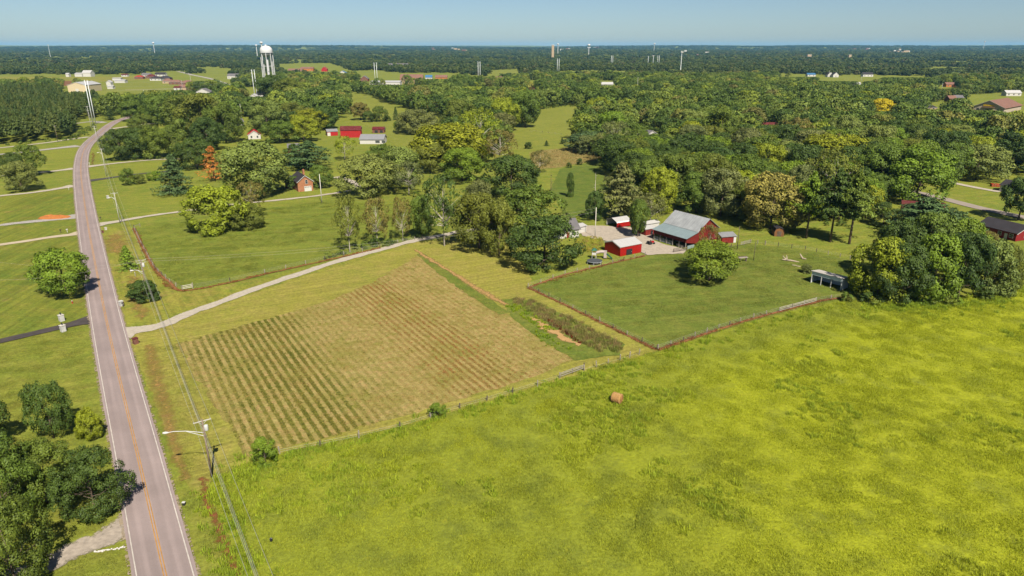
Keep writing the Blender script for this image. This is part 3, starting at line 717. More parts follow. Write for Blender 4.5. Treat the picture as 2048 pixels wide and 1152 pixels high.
# near left, by the road
T(192, 1025, 895, 122, 'near', 'dark', 'big leafy tree overhanging the road edge at the gravel drive')
T(95, 1005, 880, 130, 'near', 'mid', 'big olive-topped tree at left edge behind the overhanging roadside tree')
T(20, 1050, 872, 130, 'near', 'mid', 'leafy tree cut by the left edge above the gravel drive')
T(35, 1175, 1000, 140, 'near', 'mid', 'bright leafy tree in the bottom left corner')
T(150, 1230, 1160, 90, 'near', 'mid', 'tree below the gravel drive, mostly under the bottom edge')
T(108, 876, 764, 74, 'spread', 'dark', 'small dark tree on the lawn left of the road with bare lower limbs')
T(183, 882, 818, 46, 'shrub', 'yellow', 'yellowish bush beside the small dark lawn tree')
T(-28, 905, 800, 90, 'round', 'dark', 'tree just outside the left edge that shades the lawn')
T(133, 590, 500, 98, 'spread', 'bright', 'round yellow-lit tree beside the road near the white pillars')
T(258, 540, 488, 40, 'spruce', 'bright', 'pointed green bush on the verge right of the road')
T(290, 606, 560, 60, 'shrub', 'dark', 'round dark bush at foot of the leaning utility pole')
T(533, 935, 873, 42, 'shrub', 'bright', 'pointed leafy bush at lower left corner of the ploughed field')
T(876, 838, 805, 30, 'shrub', 'bright', 'small bright bush in the fence line below the field')
T(45, 382, 322, 62, 'round', 'pale', 'pale tree nearest the road of the three on the left lots')
T(62, 352, 290, 50, 'tall', 'mid', 'taller tree right behind the pale tree on the left lots')
T(32, 360, 305, 44, 'round', 'dark', 'dark tree between the two lighter trees on the left lots')
T(352, 387, 304, 80, 'spruce', 'blue', 'bluish spruce standing alone on the lawn left of the big pale tree')
T(430, 362, 286, 60, 'deadpine', 'rust', 'dead rust-brown conifer beside the bluish spruce')
T(258, 370, 337, 27, 'round', 'mid', 'small lawn tree, taller of the pair by the dark drive')
T(279, 368, 348, 22, 'round', 'olive', 'small lawn tree, shorter of the pair by the dark drive')
T(312, 362, 342, 28, 'shrub', 'bright', 'low bush against left side of the bluish spruce')
T(512, 392, 280, 132, 'round', 'pale', 'very large pale green tree left of the brick house')
T(437, 468, 370, 108, 'shrub', 'yellow', 'huge round yellow-green bush in the fenced pasture')
T(497, 462, 408, 62, 'shrub', 'olive', 'smaller round bush joined to right of the huge pasture bush')
T(505, 428, 362, 50, 'airy', 'brown', 'thin brownish tree rising behind the huge pasture bush')
T(395, 338, 275, 64, 'round', 'dark', 'dark round tree left of the rust-brown conifer')
T(243, 320, 258, 56, 'round', 'dark', 'first tree of the shady row right of the road, nearest road')
T(276, 318, 256, 58, 'round', 'dark', 'second tree of the shady row right of the road')
T(308, 317, 254, 56, 'round', 'mid', 'third tree of the shady row right of the road')
T(345, 312, 250, 56, 'round', 'mid', 'fourth tree of the shady row, farthest from the road')
T(266, 243, 202, 44, 'tall', 'mid', 'tree standing right at the far bend of the road')
T(290, 264, 230, 48, 'round', 'mid', 'domed tree in front of the tree at the road bend')
T(328, 246, 185, 62, 'round', 'mid', 'domed tree with a dark oval shadow beyond the shady row')
T(372, 262, 190, 70, 'round', 'olive', 'olive tree in the big clump left of the red-roofed house')
T(410, 282, 188, 90, 'tall', 'olive', 'tallest dark olive tree of the clump behind the rust-brown conifer')
T(452, 285, 205, 70, 'round', 'mid', 'green tree at right end of the clump left of the red-roofed house')
T(418, 300, 235, 60, 'round', 'deep', 'very dark tree at foot of the clump behind the rust-brown conifer')
T(221, 240, 210, 24, 'spruce', 'dark', 'slim dark tree where the far side street meets the road')
# around the brick house and barn
T(620, 338, 278, 92, 'pine', 'blue', 'dark pine with layered boughs behind the brick house')
T(590, 330, 285, 60, 'pine', 'dark', 'smaller dark pine left of the layered pine behind the brick house')
T(642, 376, 330, 44, 'round', 'mid', 'small round tree right of the brick house')
T(588, 380, 352, 24, 'shrub', 'dark', 'dark bush at left front corner of the brick house')
T(738, 392, 308, 100, 'round', 'pale', 'pale maple in front right of the brick house')
T(800, 372, 292, 84, 'round', 'pale', 'second pale maple behind right of the first')
T(690, 320, 272, 46, 'airy', 'yellow', 'thin yellowish tree between the layered pine and the pale maples')
T(765, 335, 288, 60, 'round', 'mid', 'green tree behind the two pale maples')
T(818, 390, 322, 58, 'airy', 'grey', 'grey-green dark thin tree right of the pale maples')
T(902, 338, 248, 130, 'spread', 'yellow', 'large yellow-green spreading tree near picture middle above the lane')
T(925, 362, 295, 84, 'round', 'bright', 'bright tree in front of the large yellow-green spreading tree')
T(862, 345, 285, 66, 'round', 'olive', 'olive tree at left flank of the large yellow-green spreading tree')
T(1022, 395, 310, 105, 'round', 'dark', 'large dark dense tree standing behind the grove by the lane')
T(700, 504, 388, 54, 'airy', 'olive', 'leftmost of three thin trees along the pasture fence by the lane')
T(755, 490, 394, 56, 'airy', 'brown', 'middle of three thin trees along the pasture fence, with white stems')
T(806, 482, 395, 46, 'airy', 'brown', 'rightmost of three thin trees along the pasture fence, nearly bare')
T(845, 478, 392, 46, 'tall', 'mid', 'narrow green tree between the thin trees and the tall-trunked tree')
T(889, 492, 345, 84, 'airy', 'dark', 'tall tree with a long bare trunk right beside the lane')
T(958, 497, 385, 92, 'round', 'olive', 'left tree of the grove beside the farm lane')
T(998, 512, 398, 66, 'round', 'olive', 'front left tree of the grove with a pale trunk')
T(1055, 482, 370, 122, 'round', 'mid', 'biggest tree of the grove, behind, left of the white house')
T(1088, 536, 430, 116, 'round', 'dark', 'dark round tree in front of the white house, nearest the paddock')
T(960, 440, 360, 60, 'round', 'grey', 'grey-green tree at back of the grove beside the farm lane')
# farmyard
T(1275, 474, 400, 44, 'tall', 'mid', 'slender green tree in the gravel yard by the carport')
T(1300, 452, 386, 62, 'airy', 'grey', 'thin grey-green tree behind left end of the barn')
T(1240, 438, 318, 96, 'pine', 'grey', 'big layered pine behind the carport')
T(1190, 440, 382, 38, 'round', 'dark', 'small dark tree left of the big layered pine')
T(1317, 425, 334, 80, 'round', 'yellow', 'bright yellow-green tree between the layered pine and the barn')
T(1418, 562, 484, 104, 'spread', 'bright', 'low spreading fruit tree alone in the paddock')
T(1412, 545, 448, 46, 'airy', 'brown', 'half bare brownish tree rising behind the paddock fruit tree')
T(1612, 548, 528, 20, 'shrub', 'grey', 'small grey bush beside the open livestock shelter')
# edge of the wood behind the barn
T(1392, 425, 345, 72, 'round', 'mid', 'mid green tree at wood edge right above the barn ridge')
T(1440, 432, 335, 90, 'round', 'grey', 'grey-green rounded tree at wood edge right of the barn')
T(1490, 440, 365, 60, 'round', 'olive', 'olive tree at wood edge between the barn and the brown shed')
T(1540, 458, 345, 116, 'round', 'tan', 'big tan-tinged tree just left of the brown shed')
T(1612, 476, 338, 76, 'tallpine', 'bright', 'leftmost of three tall pines right of the brown shed')
T(1660, 484, 330, 90, 'tallpine', 'dark', 'middle of three tall pines right of the brown shed')
T(1698, 488, 338, 96, 'tallpine', 'mid', 'rightmost of three tall pines right of the brown shed')
T(1665, 345, 268, 118, 'spread', 'yellow', 'glowing yellow-green dome in the wood beyond the brown shed')
T(1832, 402, 296, 130, 'round', 'bright', 'large bright green tree left of the back street')
T(1758, 240, 198, 58, 'round', 'gold', 'bright golden yellow tree in the far wood')
T(1895, 368, 285, 74, 'tall', 'mid', 'tall green tree at near end of the back drive')
T(1950, 360, 288, 100, 'round', 'pale', 'pale green tree across the back drive')
T(2036, 440, 355, 66, 'tall', 'dark', 'dark tree at right edge beside the back street')
T(2020, 345, 265, 100, 'round', 'deep', 'very dark tree at right edge above the dark-roofed house')
T(1905, 300, 250, 90, 'round', 'pale', 'pale rounded tree in the wood below the big hall')
T(1590, 300, 235, 70, 'airy', 'brown', 'brownish thin tree in the wood above the glowing dome')
T(1440, 300, 215, 74, 'tall', 'mid', 'tall green tree towering over the wood beyond the barn')
T(1600, 395, 330, 80, 'round', 'dark', 'dark tree in the wood just above the brown shed')
# thicket at right
T(1752, 604, 474, 100, 'shrub', 'yellow', 'leftmost yellow-green tree of the thicket, overhanging the open shelter')
T(1802, 604, 486, 96, 'round', 'dark', 'front tree of the thicket right of the open shelter')
T(1858, 608, 470, 104, 'shrub', 'bright', 'middle front tree of the thicket by the hay meadow')
T(1915, 598, 466, 88, 'tall', 'deep', 'dark tree of the thicket left of its pale tree')
T(1962, 592, 475, 92, 'shrub', 'pale', 'pale tree at right end of the thicket by the hay meadow')
T(2003, 585, 490, 60, 'shrub', 'olive', 'low olive tree closing the right end of the thicket')
T(1790, 560, 440, 100, 'round', 'dark', 'tall dark tree rising at back left of the thicket')
T(1850, 545, 426, 104, 'tall', 'mid', 'tall mid green tree rising at back middle of the thicket')
T(1915, 540, 440, 90, 'round', 'bright', 'bright tree rising at back right of the thicket')
T(1842, 478, 390, 128, 'pine', 'blue', 'bluish pine between the thicket and the small red house')
T(1850, 470, 404, 92, 'round', 'blue', 'dense bluish tree in front of the small red house')
T(1905, 490, 418, 96, 'pine', 'blue', 'bluish pine left of the long red house')
T(1765, 455, 405, 50, 'shrub', 'dark', 'dark bush left of the small red house')
T(1972, 500, 462, 40, 'shrub', 'brown', 'brownish bush at wall of the long red house')
# clearing and middle distance
T(1050, 255, 182, 62, 'tall', 'mid', 'tall tree with a thick trunk at left edge of the clearing')
T(1008, 262, 195, 54, 'round', 'yellow', 'yellow-green tree left of the thick-trunked clearing tree')
T(1198, 240, 194, 50, 'round', 'yellow', 'yellow-green tree at right edge of the clearing')
T(1057, 298, 284, 15, 'shrub', 'deep', 'dark round cedar bush at lower left of the clearing')
T(1093, 292, 280, 11, 'spruce', 'deep', 'small dark cedar in middle of the clearing')
T(1124, 288, 274, 11, 'spruce', 'deep', 'small dark cedar at right of the clearing')
T(1159, 330, 317, 11, 'shrub', 'deep', 'dark cedar bush at the lower edge of the dry brush')
T(1138, 336, 325, 10, 'shrub', 'dark', 'smaller cedar bush at the lower edge of the dry brush')
T(1175, 310, 270, 56, 'shrub', 'grey', 'low grey-green bushy tree right of the dry brush')
T(1140, 395, 345, 14, 'shrub', 'dark', 'small bush in the mown field right of the grove')
T(1080, 345, 300, 40, 'airy', 'brown', 'bare brownish tree at left end of the dry brush')
T(835, 268, 218, 70, 'round', 'grey', 'grey-green tree right of the old collapsed shed')
T(800, 265, 240, 22, 'round', 'mid', 'small tree left of the grey-green tree by the collapsed shed')
T(760, 243, 212, 30, 'round', 'mid', 'green tree in the small orchard behind the bright red barn')
T(792, 240, 212, 15, 'spruce', 'dark', 'narrow dark conifer in the small orchard')
T(722, 240, 205, 36, 'tall', 'brown', 'brownish tree left in the small orchard')
T(737, 244, 222, 24, 'round', 'dark', 'low dark tree in front of the brownish orchard tree')
T(777, 242, 232, 10, 'shrub', 'mid', 'small bush between the orchard trees')
T(648, 258, 212, 60, 'round', 'dark', 'dark tree right behind the small red garage')
T(620, 262, 218, 62, 'round', 'yellow', 'yellowish tree left of the bright red barn')
T(608, 282, 232, 58, 'round', 'yellow', 'yellow-green tree in front left of the bright red barn')
T(560, 285, 240, 70, 'round', 'mid', 'round mid green tree right of the red-roofed house')
T(535, 262, 198, 74, 'round', 'pale', 'pale green tree behind the red-roofed house')
T(585, 252, 205, 56, 'round', 'olive', 'olive tree behind the yellow-green tree by the red barn')
T(960, 310, 215, 80, 'airy', 'yellow', 'sparse yellow-green tree right of the large spreading tree')
T(1000, 330, 258, 60, 'airy', 'brown', 'thin brownish tree between the spreading tree and the clearing')
T(920, 265, 200, 66, 'round', 'olive', 'olive tree behind the large spreading tree')
T(1330, 268, 232, 56, 'round', 'dark', 'dark tree right of the white house with the blue pool')
T(1265, 300, 245, 70, 'round', 'mid', 'green tree left of the white house with the blue pool')
T(1300, 330, 272, 80, 'round', 'bright', 'bright green tree in front of the white house with the blue pool')
T(1180, 305, 262, 84, 'shrub', 'blue', 'dense bluish bush mass at left edge of the wood')
T(1225, 330, 270, 80, 'round', 'dark', 'dark tree at left edge of the wood above the layered pine')
T(546, 202, 150, 64, 'round', 'dark', 'dark tree hiding the feet of the water tower')
T(580, 204, 158, 60, 'round', 'olive', 'olive tree right of the feet of the water tower')
# dead snags
def snag(x, yb, yt, wpx, label, mat=BARK_PALE, seed=1):
    p = g(x, yb); h = zt(p.y, yt); wd = wpx * mpp(p.y); rg = random.Random(seed)
    o = thing('dead_tree', label, 'dead tree', p); mb = MB(); mb.tube([(0, 0, -.1), (.1, 0, h * .5), (0, .1, h)], [.22, .14, .03], 7); mb.build('trunk', mat, o, True)
    for i in range(14):
        z = h * rg.uniform(.25, .92); a = rg.random() * 6.28; L = wd * .5 * rg.uniform(.5, 1) * (1.15 - z / h)
        mb = MB(); e = Vector((L * math.cos(a), L * math.sin(a), z + L * .35)); mb.tube([(0, 0, z), e * .55 + Vector((0, 0, z * .45 - L * .02)), e], [.06, .04, .012], 5); mb.build('branch', mat, o, True)
snag(1188, 432, 345, 34, 'bare dead snag standing over the small dark tree left of the pine', seed=2)
snag(1101, 405, 345, 40, 'bare dead tree at back of the grove beside the mown field', BARK, seed=5)

# ------------------------------------------------------------------ woods
ROADPTS = np.array([[p.x, p.y] for p in smooth(road_c, 8)])
CLEAR = [G(p) for p in ([(1010, 300), (1020, 250), (1090, 216), (1200, 210), (1292, 211), (1292, 223), (1170, 234), (1160, 292), (1205, 318), (1232, 350), (1195, 412), (1165, 445), (1100, 420), (1060, 345)],
    [(-400, 150), (330, 149), (455, 146), (470, 175), (380, 182), (350, 190), (350, 215), (200, 212), (185, 175), (-400, 178)],
    [(690, 186), (732, 188), (775, 204), (850, 230), (900, 236), (905, 300), (780, 300), (640, 285), (640, 258), (700, 246)], [(975, 141), (1040, 138), (1040, 151), (985, 153)],
    [(1555, 154), (1645, 151), (1745, 157), (1855, 151), (1855, 161), (1740, 175), (1560, 164)], [(1868, 170), (1918, 170), (1918, 190), (1868, 190)], [(1925, 190), (2120, 180), (2120, 262), (1990, 262), (1925, 232)],
    [(1790, 372), (1860, 352), (2000, 352), (2200, 400), (2200, 480), (1950, 440), (1800, 405)], [(150, 300), (150, 240), (250, 230), (300, 225), (400, 300), (340, 330), (180, 340)],
    [(440, 172), (520, 176), (540, 197), (500, 200), (440, 190)], [(1650, 455), (1790, 430), (1790, 500), (1700, 500)], [(1505, 440), (1560, 455), (1560, 490), (1505, 490)],
    [(1845, 205), (1930, 200), (1930, 232), (1845, 232)], [(555, 128), (660, 126), (700, 140), (700, 152), (660, 146), (555, 145)], [(715, 146), (900, 146), (1015, 158), (1015, 177), (900, 166), (800, 174), (715, 172)],
    [(1255, 252), (1325, 255), (1325, 284), (1255, 282)], [(1050, 160), (1075, 160), (1075, 186), (1050, 186)], [(1195, 162), (1230, 162), (1230, 178), (1195, 178)], [(1845, 378), (2200, 430), (2200, 520), (2010, 480), (1930, 470), (1790, 440)],
    [(470, 232), (530, 240), (530, 285), (470, 280)], [(640, 130), (660, 130), (660, 145), (640, 145)], [(118, 176), (190, 176), (200, 212), (118, 214)])]
WOODS_NEAR = [G(p) for p in ([(1165, 330), (1230, 300), (1170, 270), (1180, 225), (1300, 214), (1420, 190), (2300, 190), (2300, 350), (2010, 350), (1880, 345), (1780, 385), (1760, 430), (1700, 455), (1640, 440), (1560, 440), (1480, 425), (1400, 405), (1290, 400), (1240, 380), (1215, 340)],
    [(830, 240), (1010, 190), (1030, 200), (1010, 260), (1000, 300), (960, 330), (890, 320), (830, 300)],
    [(470, 196), (700, 186), (690, 215), (640, 246), (560, 262), (470, 262)], [(740, 195), (1010, 180), (1200, 190), (1290, 205), (1090, 214), (1010, 240), (900, 232), (800, 225)], [(300, 215), (470, 195), (480, 240), (460, 270), (370, 280), (310, 240)])]
PINES = [G(p) for p in ([(-260, 310), (-260, 215), (0, 195), (180, 196), (200, 215), (185, 250), (140, 278), (80, 284), (0, 292)],)]
def blocked(X, Y, pad=3.0, road=True):
    b = np.zeros(len(X), bool)
    for c_ in CLEAR: b |= pip(X, Y, c_)
    if road:
        for i in range(0, len(X), 20000):
            d = np.min(np.hypot(X[i:i + 20000, None] - ROADPTS[None, :, 0], Y[i:i + 20000, None] - ROADPTS[None, :, 1]), 1); b[i:i + 20000] |= d < 9
    return b
def thin(X, Y, rad, taken):
    """keep points that stand apart"""
    cell = {}; keep = []
    def key(x, y): return int(x // 16), int(y // 16)
    for (x, y, r) in taken: cell.setdefault(key(x, y), []).append((x, y, r))
    for i in range(len(X)):
        k = key(X[i], Y[i]); ok = True
        for a in (-1, 0, 1):
            for b in (-1, 0, 1):
                for (x, y, r) in cell.get((k[0] + a, k[1] + b), ()):
                    if (x - X[i]) ** 2 + (y - Y[i]) ** 2 < ((r + rad[i]) * .62) ** 2: ok = False; break
                if not ok: break
            if not ok: break
        if ok: keep.append(i); cell.setdefault(k, []).append((X[i], Y[i], rad[i]))
    return np.array(keep, int)
rng = np.random.default_rng(17)
def rand_in(poly, dens):
    P = np.array([(p[0], p[1]) for p in poly]); lo = P.min(0); hi = P.max(0); n = int((hi - lo).prod() * dens)
    q = lo + rng.random((n, 2)) * (hi - lo); q = q[pip(q[:, 0], q[:, 1], poly)]; return q
def frust(X, Y, k=.86): return (np.abs(X) < k * (Y * CP + H * SP) + 15) & (Y > 60)
cand = []
for poly in WOODS_NEAR:
    q = rand_in(poly, .05); cand.append(np.c_[q, np.zeros(len(q))])
for poly in PINES:
    q = rand_in(poly, .07); cand.append(np.c_[q, np.ones(len(q))])
cand = np.concatenate(cand); cand = cand[frust(cand[:, 0], cand[:, 1])]; cand = cand[~blocked(cand[:, 0], cand[:, 1])]
rad = np.where(cand[:, 2] > 0, rng.uniform(3.4, 5.0, len(cand)), rng.uniform(5.0, 10.2, len(cand)))
o_ = rng.permutation(len(cand)); cand = cand[o_]; rad = rad[o_]
kp = thin(cand[:, 0], cand[:, 1], rad, TREES); cand = cand[kp]; rad = rad[kp]
# the nearest ones singly, the rest as one mass
dist = np.hypot(cand[:, 0], cand[:, 1]); order = np.argsort(dist / (.6 + rad / 12)); N_ONE = 175
single = order[:N_ONE]; mass = order[N_ONE:]
LANDMARK = [('the grey-roofed red barn', 1370, 470), ('the big brown-roofed hall', 2000, 235), ('the brown barn-shaped shed', 1564, 465), ('the golden yellow tree', 1758, 225), ('the white house with the blue pool', 1305, 272),
            ('the glowing yellow-green dome', 1660, 320), ('the clearing', 1110, 255), ('the road bend', 190, 262), ('the tan metal building', 155, 180), ('the bright red barn', 695, 265), ('the big layered pine', 1240, 380),
            ('the back street', 1880, 400), ('the large spreading tree', 900, 300), ('the red roof deep in the wood', 1540, 255), ('the red-roofed white house', 508, 265), ('the tall twin steel poles', 186, 225), ('the tall dark tree at the right edge', 2025, 310), ('the tall green tree over the wood', 1440, 255)]
def to_px(X, Y, z=0.0):
    dy = Y * CP - (z - H) * SP; return 1024 + F * X / dy, 576 - F * (Y * SP + (z - H) * CP) / dy
ORD = ['first', 'second', 'third', 'fourth', 'fifth', 'sixth', 'seventh', 'eighth', 'ninth', 'tenth', 'eleventh', 'twelfth', 'thirteenth', 'fourteenth', 'fifteenth', 'sixteenth', 'seventeenth', 'eighteenth', 'nineteenth', 'twentieth']
SIGHT = [(1935, 2090, 695, 2.0), (1288, 1322, 500, 2.5), (1268, 1292, 505, 1.0), (1518, 1560, 545, 4.0), (1843, 1876, 690, 3.5), (486, 526, 505, 2.0), (576, 602, 420, 3.5), (1745, 1775, 640, 6), (1895, 1930, 840, 4), (735, 850, 1150, 3), (715, 740, 1290, 4),
         (925, 1012, 1080, 4.5), (850, 900, 1340, 4), (1055, 1076, 985, 5), (1200, 1230, 1100, 5), (135, 176, 990, 3), (265, 400, 1010, 3), (200, 270, 1150, 2), (130, 262, 1520, 3), (390, 424, 930, 4), (500, 540, 890, 2), (452, 484, 1400, 4), (570, 660, 1800, 4), (676, 695, 1600, 6), (1610, 1680, 1540, 4), (1720, 1750, 1560, 5), (1700, 1725, 1150, 3), (2008, 2048, 925, 4), (1555, 1645, 1500, 1), (1740, 1860, 1480, 1), (1868, 1918, 1080, 1), (975, 1040, 1700, 1), (1640, 1740, 1320, 1)]
def cap_height(X, Y, h, wd):
    """young, lower growth where the photograph looks through to a roof or a field"""
    x = 1024 + F * X / (Y * CP + H * SP); hw = wd / 2 * F / (Y * CP + H * SP) * .7
    for (a, b, Y0, zs) in SIGHT:
        if a - hw < x < b + hw and Y < Y0: h = min(h, H - (H - zs) * Y / Y0)
    return h
pend = []
for i in single:
    X, Y, pn = cand[i]; wd = rad[i] * 2
    if pn: kd = 'tallpine'; colr = trng.choice(['mid', 'dark', 'dark', 'bright']); h = trng.uniform(16, 21)
    else:
        kd = trng.choice(['round'] * 5 + ['tall'] * 3 + ['spread'] * 2 + ['airy']); h = wd * trng.uniform(.75, 1.0) + trng.uniform(1, 4)
        colr = trng.choice(['mid', 'mid', 'mid', 'dark', 'dark', 'dark', 'deep', 'olive', 'yellow', 'pale', 'grey', 'bright', 'bright', 'bright'])
        if kd == 'airy': colr = trng.choice(['brown', 'grey', 'olive']); h *= 1.1
    h2 = cap_height(X, Y, h, wd)
    if h2 < 3.5: continue
    if h2 < h: wd *= max(.5, (h2 / h) ** .6); h = h2
    px_, py_ = to_px(X, Y); lm = min(LANDMARK, key=lambda l: (l[1] - px_) ** 2 + 3 * (l[2] - py_) ** 2)
    dx, dy = px_ - lm[1], py_ - lm[2]
    rel = ('left of' if dx < 0 else 'right of') if abs(dx) > 2.2 * abs(dy) else ('beyond' if dy < 0 else 'in front of')
    pend.append([X, Y, h, wd, kd, colr, (TONE_WORD[colr], {'tallpine': 'pine', 'airy': 'thin tree', 'tall': 'upright tree', 'spread': 'spreading tree'}.get(kd, 'round tree'), rel, lm[0]), px_])
grp = {}
for q in pend: grp.setdefault(q[6], []).append(q)
for k, L in grp.items():
    L.sort(key=lambda q: q[7])
    for j, q in enumerate(L):
        lab = '%s %s %s %s' % k
        if len(L) > 1: lab += ', %s from left' % ORD[min(j, 19)]
        lab = lab.replace('the white house with the blue pool', 'the blue pool').replace('the tall dark tree at the right edge', 'the dark edge tree').replace('the tall green tree over the wood', 'the towering tree').replace('the red roof deep in the wood', 'the red wood roof') if len(lab.split()) > 14 else lab
        plant(q[0], q[1], q[2], q[3], q[4], q[5], lab, 'pines of the roadside stand' if q[4] == 'tallpine' else 'trees of the wood')
# mass of the woods: mid distance
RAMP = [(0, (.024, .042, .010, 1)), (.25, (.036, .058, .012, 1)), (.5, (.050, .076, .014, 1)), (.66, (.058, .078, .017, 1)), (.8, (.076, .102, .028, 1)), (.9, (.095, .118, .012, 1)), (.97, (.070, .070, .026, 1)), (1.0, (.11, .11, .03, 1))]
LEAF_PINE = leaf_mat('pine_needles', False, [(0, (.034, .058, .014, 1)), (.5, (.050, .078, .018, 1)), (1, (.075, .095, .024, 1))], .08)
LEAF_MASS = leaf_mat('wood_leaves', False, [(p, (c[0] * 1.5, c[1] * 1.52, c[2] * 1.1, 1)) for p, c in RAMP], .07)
LEAF_FAR = leaf_mat('far_wood_leaves', False, [(p, (c[0] * .82, c[1] * .84, c[2] * .9, 1)) for p, c in RAMP], .08)  # same ramp darkened: shadow among the far crowns is put into the leaf colour
MIDP = [crown_mesh(kd, s, 44, 1500, .042, LEAF_MASS, lobe=(.11, .2))[0] for kd, s in (('round', 201), ('round', 202), ('tall', 203), ('spread', 204), ('round', 205), ('airy', 206), ('tall', 207))]
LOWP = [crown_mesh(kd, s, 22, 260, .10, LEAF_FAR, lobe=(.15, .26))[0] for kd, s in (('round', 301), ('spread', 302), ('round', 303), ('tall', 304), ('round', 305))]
PINEM = [conifer_mesh(s, 12, 1700, .045, LEAF_PINE, flat=.8, ragged=.3, base=.36, gap=.1)[0] for s in (211, 212)]
def dens(X, Y): return vnoise(X, Y, 1 / 140., 21) * .6 + vnoise(X, Y, 1 / 45., 22) * .4
mx, my = cand[mass, 0], cand[mass, 1]; mr = rad[mass]; mp_ = cand[mass, 2]
# everything from the far side of the near woods out to 1300 m
Q = np.c_[rng.uniform(-1300, 1300, 42000), rng.uniform(430, 1400, 42000)]
Q = Q[frust(Q[:, 0], Q[:, 1])]; Q = Q[~blocked(Q[:, 0], Q[:, 1])]
ins = np.zeros(len(Q), bool)
for p in WOODS_NEAR + PINES: ins |= pip(Q[:, 0], Q[:, 1], p)
Q = Q[~ins]; Q = Q[dens(Q[:, 0], Q[:, 1]) > .33]; qr = rng.uniform(4.6, 9.0, len(Q))
taken = TREES + list(zip(mx, my, mr)); kp = thin(Q[:, 0], Q[:, 1], qr, taken); Q = Q[kp]; qr = qr[kp]
open_left = (Q[:, 1] < 640) & (Q[:, 0] < -60); Q = Q[~open_left]; qr = qr[~open_left]
X = np.r_[mx, Q[:, 0]]; Y = np.r_[my, Q[:, 1]]; r_ = np.r_[mr, qr]; pn = np.r_[mp_, np.zeros(len(Q))]
hh = np.where(pn > 0, rng.uniform(16, 21, len(X)), r_ * 2 * rng.uniform(.72, 1.0, len(X)) + rng.uniform(1, 3, len(X)))
h2 = np.array([cap_height(a, b, c_, d_ * 2) for a, b, c_, d_ in zip(X, Y, hh, r_)]); r_ = r_ * np.clip((h2.clip(.1) / hh), .05, 1) ** .6; ok = h2 > 2.5; X, Y, r_, pn, hh = X[ok], Y[ok], r_[ok], pn[ok], h2[ok]
S = np.stack([r_ * 2, r_ * 2, hh], 1); isp = pn > 0
scatter('woodland', MIDP, X[~isp], Y[~isp], X[~isp] * 0, S[~isp], rng.random((~isp).sum()) * 6.28, 'mixed green woodland canopy filling the middle distance', 'woodland')
if isp.sum(): scatter('pine_stand', PINEM, X[isp], Y[isp], X[isp] * 0, S[isp], rng.random(isp.sum()) * 6.28, 'deep part of the dark pine stand left of the road', 'woodland')
NMID = len(X)
# far woods to the horizon
def ring(n, r0, r1, p=1.0):
    r = r0 + (r1 - r0) * rng.random(n) ** p; a = rng.uniform(-.74, .74, n); return r * np.sin(a), r * np.cos(a)
FX, FY, FS = [], [], []
for n, r0, r1, sz, pw in ((26000, 1300, 3000, (9, 16), .75), (22000, 3000, 7000, (18, 34), .8), (16000, 7000, 15500, (40, 80), .85)):
    x, y = ring(n, r0, r1, pw)
    if r0 < 2000: kk = (y > 1390) & ~blocked(x, y); x, y = x[kk], y[kk]
    kk = dens(x / (1 + r0 / 3000), y / (1 + r0 / 3000)) > (.41 if r0 < 5000 else .33); x, y = x[kk], y[kk]
    if r0 < 2000:
        kk = np.array([cap_height(a, b, 14, 12) > 9 for a, b in zip(x, y)]); x, y = x[kk], y[kk]
    FX.append(x); FY.append(y); s_ = rng.uniform(*sz, len(x)); hgt = np.clip(s_ * rng.uniform(.7, 1.1, len(x)), 8, 17) if r0 < 3000 else rng.uniform(11, 19, len(x))
    FS.append(np.stack([s_, s_, hgt], 1))
FX = np.concatenate(FX); FY = np.concatenate(FY); FS = np.concatenate(FS)
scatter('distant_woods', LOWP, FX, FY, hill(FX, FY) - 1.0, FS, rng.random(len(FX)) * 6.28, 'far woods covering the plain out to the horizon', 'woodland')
print('trees', len(TREES), 'mid', NMID, 'far', len(FX))

# ------------------------------------------------------------------ buildings
def facade(o, side, W, D):
    """matrix that lays wall coordinates (u along the wall, out of it, up) on one side of a house"""
    return {'f': (Vector((0, 0, 0)), 0.0, W), 'b': (Vector((0, D, 0)), math.pi, W), 'l': (Vector((-W / 2, D / 2, 0)), -math.pi / 2, D), 'r': (Vector((W / 2, D / 2, 0)), math.pi / 2, D)}[side]
def window(o, side, W, D, u, z, w_, h_, frame=WHITE, pane=GLASS, name='window'):
    c, rz, L = facade(o, side, W, D); Rm = Matrix.Rotation(rz, 3, 'Z')
    def P(a, out, zz): return c + Rm @ Vector((a, -out, 0)) + Vector((0, 0, zz))
    mb = MB(); t = .09
    for (a, zz, dw, dh) in ((u - w_ / 2, z + h_ / 2, t, h_ + t), (u + w_ / 2, z + h_ / 2, t, h_ + t), (u, z, w_ - t, t), (u, z + h_, w_ - t, t), (u, z + h_ / 2, w_ - t, t * .6)):
        mb.box(P(a, .04, zz), (dw, .08, dh), rz)
    wn = mb.build(name, frame, o)
    MB().box(P(u, .015, z + h_ / 2), (w_ - t, .05, h_ - t), rz).build('pane', pane, wn)
def door(o, side, W, D, u, w_, h_, mat, z=0.0, name='door', panels=0):
    c, rz, L = facade(o, side, W, D); Rm = Matrix.Rotation(rz, 3, 'Z')
    P = lambda a, out, zz: c + Rm @ Vector((a, -out, 0)) + Vector((0, 0, zz))
    d = MB().box(P(u, .03, z + h_ / 2), (w_, .08, h_), rz).build(name, mat, o)
    if panels:
        mb = MB()
        for k in range(panels):
            mb = MB(); mb.box(P(u - w_ / 2 + (k + .5) * w_ / panels, .075, z + h_ * .8), (w_ / panels * .6, .02, h_ * .14), rz); mb.build('pane', GLASS, d)
    else: MB().box(P(u + w_ * .38, .09, z + h_ * .48), (.06, .06, .12), rz).build('handle', STEEL, d)
